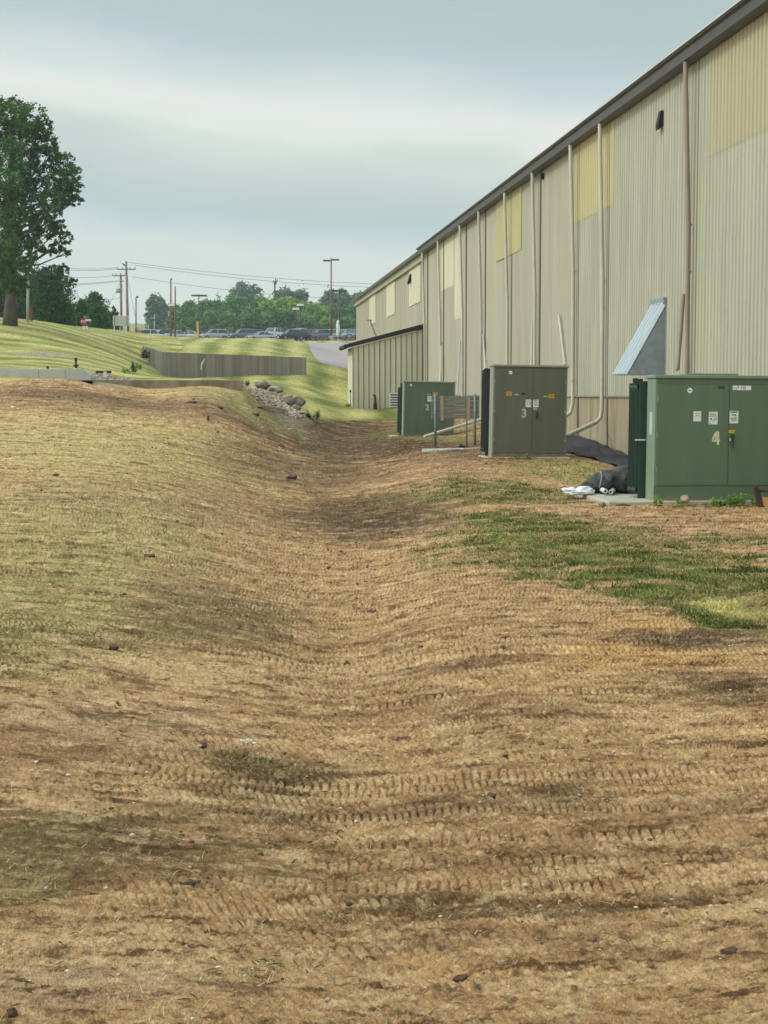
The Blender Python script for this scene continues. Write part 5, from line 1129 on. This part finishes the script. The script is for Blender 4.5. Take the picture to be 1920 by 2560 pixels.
# larger dark clods seen one by one
for i, (px, py, w, h) in enumerate(((285, 1622, 26, 12), (508, 1866, 24, 8), (728, 1196, 26, 10), (30, 2560 - 22, 30, 22), (1150, 2448, 40, 10), (1825, 2380, 50, 12), (1230, 1990, 30, 8), (372, 1393, 34, 10), (140, 1188, 18, 6), (472, 2208, 60, 8), (480, 1008, 30, 7), (548, 1021, 22, 8), (640, 1038, 26, 8))):
    q = G(px, py); lab = ['dark clod in the left grass above the pale bank', 'flat dark clod left of the white scrap', 'dark clod in the mid swale', 'large dark clod in the bottom left corner', 'brown clod near the bottom centre', 'flat dark clod near the bottom right', 'long dark clod in the middle of the tread marks', 'dark clod among the left grass edge', 'small dark clod in the straw at far left', 'flat dark crust at lower left of the swale', 'dark clod below the curb, left one', 'dark clod below the curb, middle one', 'brown clod just below the riprap'][i]
    wm = w / FPX * q.y / 2; vs, fs = rock_mesh(500 + i, (wm, wm * .8, h / FPX * q.y / 2 + .006), 2, .45); o = MB().add(vs, fs).build('soil_clod', M_clod if i else (M_clod := mat('dark clod', A(86, 66, 50), .95, noise=.3, nscale=30, bump=.004, bscale=60)), None); smooth_angle(o, 30); o.location = q + Vector((0, 0, h / FPX * q.y * .25)); tag(o, lab, 'soil clod', 'single dark soil clods')
# riprap
n = 2400; _rp = []
for _ in range(220):
    py = random.uniform(972, 1040); f_ = (py - 972) / 68; px = 655 + f_ * 85 + random.uniform(-1, 1) * (42 - 8 * f_) * (.35 + .65 * math.sin(math.pi * min(1, f_ + .15))); q = G(px, py); _rp.append((q.x, q.y))
_rp = np.array(_rp); ii = RNG.integers(0, len(_rp), n); X = _rp[ii, 0] + RNG.normal(size=n) * .07; Y = _rp[ii, 1] + RNG.normal(size=n) * .35
S = .03 + .06 * RNG.random(n) ** 2; c = LCn((196, 178, 152)) * RNG.uniform(.4, 1.2, (n, 1)); lumps(X, Y, S, c, 'riprap', 'buff riprap stones spilling below the end of the curb', 'gravel', seed=9, embed=0)
n = 900; X = RNG.uniform(P(226, 940, 57).x, P(345, 940, 57).x, n); Y = RNG.uniform(55.2, 60, n); lumps(X, Y, .03 + .05 * RNG.random(n) ** 2, LCn((168, 152, 132)) * RNG.uniform(.5, 1.15, (n, 1)), 'gravel', 'grey gravel behind the curb and the last precast block', 'gravel', seed=13, embed=0)
# weeds
M_weed = leafmat('weed leaves', (104, 140, 58), .35, .35)
def weed(px, py, wpx, hpx, Y, n, label, lm=None, name='weed', size=.036):
    c = P(px, py, Y); w = wpx / FPX * Y / 2; h = hpx / FPX * Y; t = thing(name, label, 'plant', c, 0, 'weeds and tufts')
    V = []; F = []; mb = MB()
    for k in range(max(3, int(n / 18))):
        bx = RNG.uniform(-w * .8, w * .8); by = RNG.uniform(-.10, .06); tip = Vector((bx * 1.25 + RNG.uniform(-.04, .04), by + RNG.uniform(-.05, .05), h * RNG.uniform(.55, 1.05)))
        mb.tube([(bx, by, -.02), tip * .5 + Vector((bx * .2, 0, 0)), tip], [.004, .003, .0015], 5)
        for j in range(28):
            f = RNG.uniform(.15, 1.05); q = Vector((bx, by, 0)).lerp(tip, f); an = RNG.uniform(0, 6.28); l = size * RNG.uniform(.7, 1.6) * (1.2 - .5 * f)
            d = Vector((math.cos(an), math.sin(an) * .8, RNG.uniform(-.2, .7))).normalized(); s_ = d.cross(Vector((0, 0, 1))).normalized() * l * .28
            o = len(V); e = q + d * l * .25; V += [q, e + s_ + d * l * .25, q + d * l * 1.2, e - s_ + d * l * .25]; F.append((o, o + 1, o + 2, o + 3))
    MB().add(V, F).build('leaves', lm or M_weed, t); mb.build('stem', lm or M_weed, t); return t
weed(1644, 1263, 24, 22, 22.2, 120, 'small weed at the left front corner of the green cabinet')
weed(1704, 1262, 34, 20, 22.25, 90, 'sparse weed behind the brown stone lump')
weed(1795, 1268, 90, 22, 22.15, 420, 'low spreading weed before the middle of the green cabinet')
weed(1838, 1264, 60, 30, 22.2, 400, 'taller bright weed clump before the door gap of the green cabinet')
weed(1888, 1264, 30, 26, 22.25, 160, 'weed beside the timber crate')
weed(1488, 1100, 26, 20, 39.6, 160, 'weed growing at the wall above the black fabric', M_weed, size=.05)
weed(335, 934, 16, 26, 62, 140, 'dark upright weed left of the retaining wall', L_shr, size=.09)
weed(316, 934, 22, 14, 61, 110, 'low weed on the gravel behind the curb', M_weed, size=.08)
weed(348, 926, 14, 20, 66, 110, 'light weed nearest the retaining wall', M_weed, size=.09)
weed(366, 900, 30, 34, 101, 200, 'dark bush at the end of the retaining wing wall', L_shr, size=.16)
weed(782, 1050, 36, 24, 60.0, 300, 'dark green tuft right of the lowest boulders', L_shr, size=.08)
weed(618, 966, 16, 14, 58, 100, 'dark tuft at the end of the concrete curb', L_shr, size=.08)
weed(1305, 1146, 46, 14, 34.2, 110, 'sparse tuft before the cabinet stencilled 3', M_weed, size=.04)
weed(872, 1019, 14, 12, 73.2, 90, 'grass tuft at the left corner of the lean-to', M_weed, size=.09)
# scraps
q = G(615, 1862); mb = MB()
for k in range(14):
    a = q + Vector((RNG.uniform(-.035, .035), RNG.uniform(-.04, .04), .014)); b_ = a + Vector((RNG.uniform(-.02, .02), RNG.uniform(-.02, .02), RNG.uniform(0, .01))); mb.tube([a, b_], .0028, 5)
onthing(mb.build('root_scrap', M_white, None, base=q), 'tangled white scrap lying in the soil at centre left', 'scrap')
for px, py, w, lab in ((170, 1941, 16, 'flat white scrap left of the tangled one'), (32, 1020, 14, 'white scrap on the far left dirt below the blocks'), (724, 1074, 9, 'tiny white scrap below the riprap')):
    q = G(px, py); wm = w / FPX * q.y / 2; vs, fs = rock_mesh(int(px), (wm, wm * .6, wm * .35), 1); o = MB().add(vs, fs).build('paper_scrap', M_white, None); o.location = q + Vector((0, 0, wm * .3 + .004)); tag(o, lab, 'scrap')

# ================================================================= sky, sun, haze, render
w = bpy.data.worlds.new('World'); scene.world = w; w.use_nodes = True
nt = w.node_tree; N = nt.nodes; L = nt.links; bg = N['Background']
SUN_EL, SUN_AZ = 40, -84                # azimuth from +Y towards +X
sky = N.new('ShaderNodeTexSky'); sky.sky_type = 'NISHITA'; sky.sun_disc = False; sky.sun_elevation = R(SUN_EL); sky.sun_rotation = R(SUN_AZ)
tc = N.new('ShaderNodeTexCoord'); sx = N.new('ShaderNodeSeparateXYZ'); L.new(tc.outputs['Generated'], sx.inputs[0])
def math_(op, a, b=None, c=None):
    n_ = N.new('ShaderNodeMath'); n_.operation = op
    for i, v in enumerate((a, b, c)):
        if v is None: continue
        if isinstance(v, (int, float)): n_.inputs[i].default_value = v
        else: L.new(v, n_.inputs[i])
    return n_.outputs[0]
mp = N.new('ShaderNodeMapping'); mp.inputs['Scale'].default_value = (1, 1, 3.6); L.new(tc.outputs['Generated'], mp.inputs[0]); mp.inputs['Location'].default_value = (.3, .1, .2)
nz = N.new('ShaderNodeTexNoise'); nz.inputs['Scale'].default_value = 3.4; nz.inputs['Detail'].default_value = 4; nz.inputs['Roughness'].default_value = .45; L.new(mp.outputs[0], nz.inputs['Vector'])
nz2 = N.new('ShaderNodeTexNoise'); nz2.inputs['Scale'].default_value = 9; nz2.inputs['Detail'].default_value = 5; L.new(mp.outputs[0], nz2.inputs['Vector'])
zz = math_('ADD', sx.outputs['Z'], math_('MULTIPLY', math_('SUBTRACT', nz.outputs[0], .5), .065))
zz = math_('ADD', zz, math_('MULTIPLY', math_('SUBTRACT', nz2.outputs[0], .5), .032))
zz = math_('ADD', zz, math_('MULTIPLY', math_('ADD', sx.outputs['X'], .02), .085))
mr = math_('DIVIDE', zz, .32)
cr = N.new('ShaderNodeValToRGB'); L.new(mr, cr.inputs[0]); el = cr.color_ramp.elements
stops = [(0, (212, 221, 217)), (.247, (212, 222, 216)), (.294, (210, 221, 215)), (.325, (200, 213, 214)), (.356, (187, 205, 206)), (.378, (183, 204, 200)), (.405, (190, 205, 202)), (.44, (197, 207, 205)), (.484, (209, 219, 211)), (.5175, (223, 230, 223)), (.556, (228, 231, 226)), (.5866, (216, 226, 222)), (.646, (191, 206, 209)), (.69, (181, 200, 199)), (.80, (177, 195, 195)), (1, (190, 205, 210))]
el[0].position = 0; el[1].position = 1
for p, c in stops[1:-1]: el.new(p)
for e, (p, c) in zip(sorted(el, key=lambda e: e.position), stops): e.position = p; e.color = (*[lin(v) for v in c], 1)
cr.color_ramp.interpolation = 'LINEAR'
# overcast sky grows brighter towards the zenith
hi = math_('MULTIPLY_ADD', math_('MAXIMUM', math_('SUBTRACT', sx.outputs['Z'], .27), 0), 2.3, 1.0)
bk = N.new('ShaderNodeMapRange'); bk.interpolation_type = 'SMOOTHSTEP'; bk.inputs[1].default_value = .16; bk.inputs[2].default_value = .85; bk.inputs[3].default_value = 1; bk.inputs[4].default_value = 2.3
L.new(math_('ADD', math_('MULTIPLY', sx.outputs['X'], -.92), math_('MULTIPLY', sx.outputs['Y'], -.38)), bk.inputs[0]); hi = math_('MULTIPLY', hi, bk.outputs[0])  # unseen sky left and behind brightened, added to light wall and cabinets
vm = N.new('ShaderNodeVectorMath'); vm.operation = 'SCALE'; L.new(cr.outputs[0], vm.inputs[0]); L.new(hi, vm.inputs['Scale'])
mx = N.new('ShaderNodeVectorMath'); mx.operation = 'SCALE'; L.new(sky.outputs[0], mx.inputs[0]); mx.inputs['Scale'].default_value = .004
ad = N.new('ShaderNodeVectorMath'); ad.operation = 'ADD'; vq = N.new('ShaderNodeVectorMath'); vq.operation = 'SCALE'; L.new(vm.outputs[0], vq.inputs[0]); L.new(math_('MULTIPLY_ADD', nz2.outputs[0], .14, .93), vq.inputs['Scale']); L.new(vq.outputs[0], ad.inputs[0]); L.new(mx.outputs[0], ad.inputs[1])
L.new(ad.outputs[0], bg.inputs[0]); bg.inputs[1].default_value = 1.0
sd = bpy.data.lights.new('sun', 'SUN'); sd.energy = 1.7; sd.angle = R(10); sd.color = (1, .95, .87); so = bpy.data.objects.new('sun', sd); COL.objects.link(so)
dr = Vector((math.sin(R(SUN_AZ)) * math.cos(R(SUN_EL)), math.cos(R(SUN_AZ)) * math.cos(R(SUN_EL)), math.sin(R(SUN_EL))))
so.rotation_euler = dr.to_track_quat('Z', 'Y').to_euler()
HAZE = True
if HAZE:
    hm = MB(); hm.box(-320, 420, -6, 620, -3, 75); h = hm.build('haze', None or bpy.data.materials.new('haze air'), None, base=(0, 0, -3))
    M = h.data.materials[0]; M.use_nodes = True; n_ = M.node_tree.nodes; n_.remove(n_['Principled BSDF']); pv = n_.new('ShaderNodeVolumePrincipled')
    pv.inputs['Density'].default_value = .0003; pv.inputs['Color'].default_value = (.93, .98, 1, 1); pv.inputs['Anisotropy'].default_value = .2
    M.node_tree.links.new(pv.outputs[0], n_['Material Output'].inputs['Volume']); tag(h, 'thin bluish haze over the far trees', 'haze', kind='stuff')
scene.view_settings.view_transform = 'Standard'; scene.view_settings.look = 'None'; scene.view_settings.exposure = 0; scene.view_settings.gamma = 1
scene.render.resolution_x = 768; scene.render.resolution_y = 1024
scene.render.engine = 'CYCLES'
scene.cycles.volume_bounces = 0; scene.cycles.max_bounces = 6
for o in scene.objects:
    if o.type == 'MESH' and o.parent is None and 'kind' not in o and 'label' not in o: print('UNLABELLED', o.name)
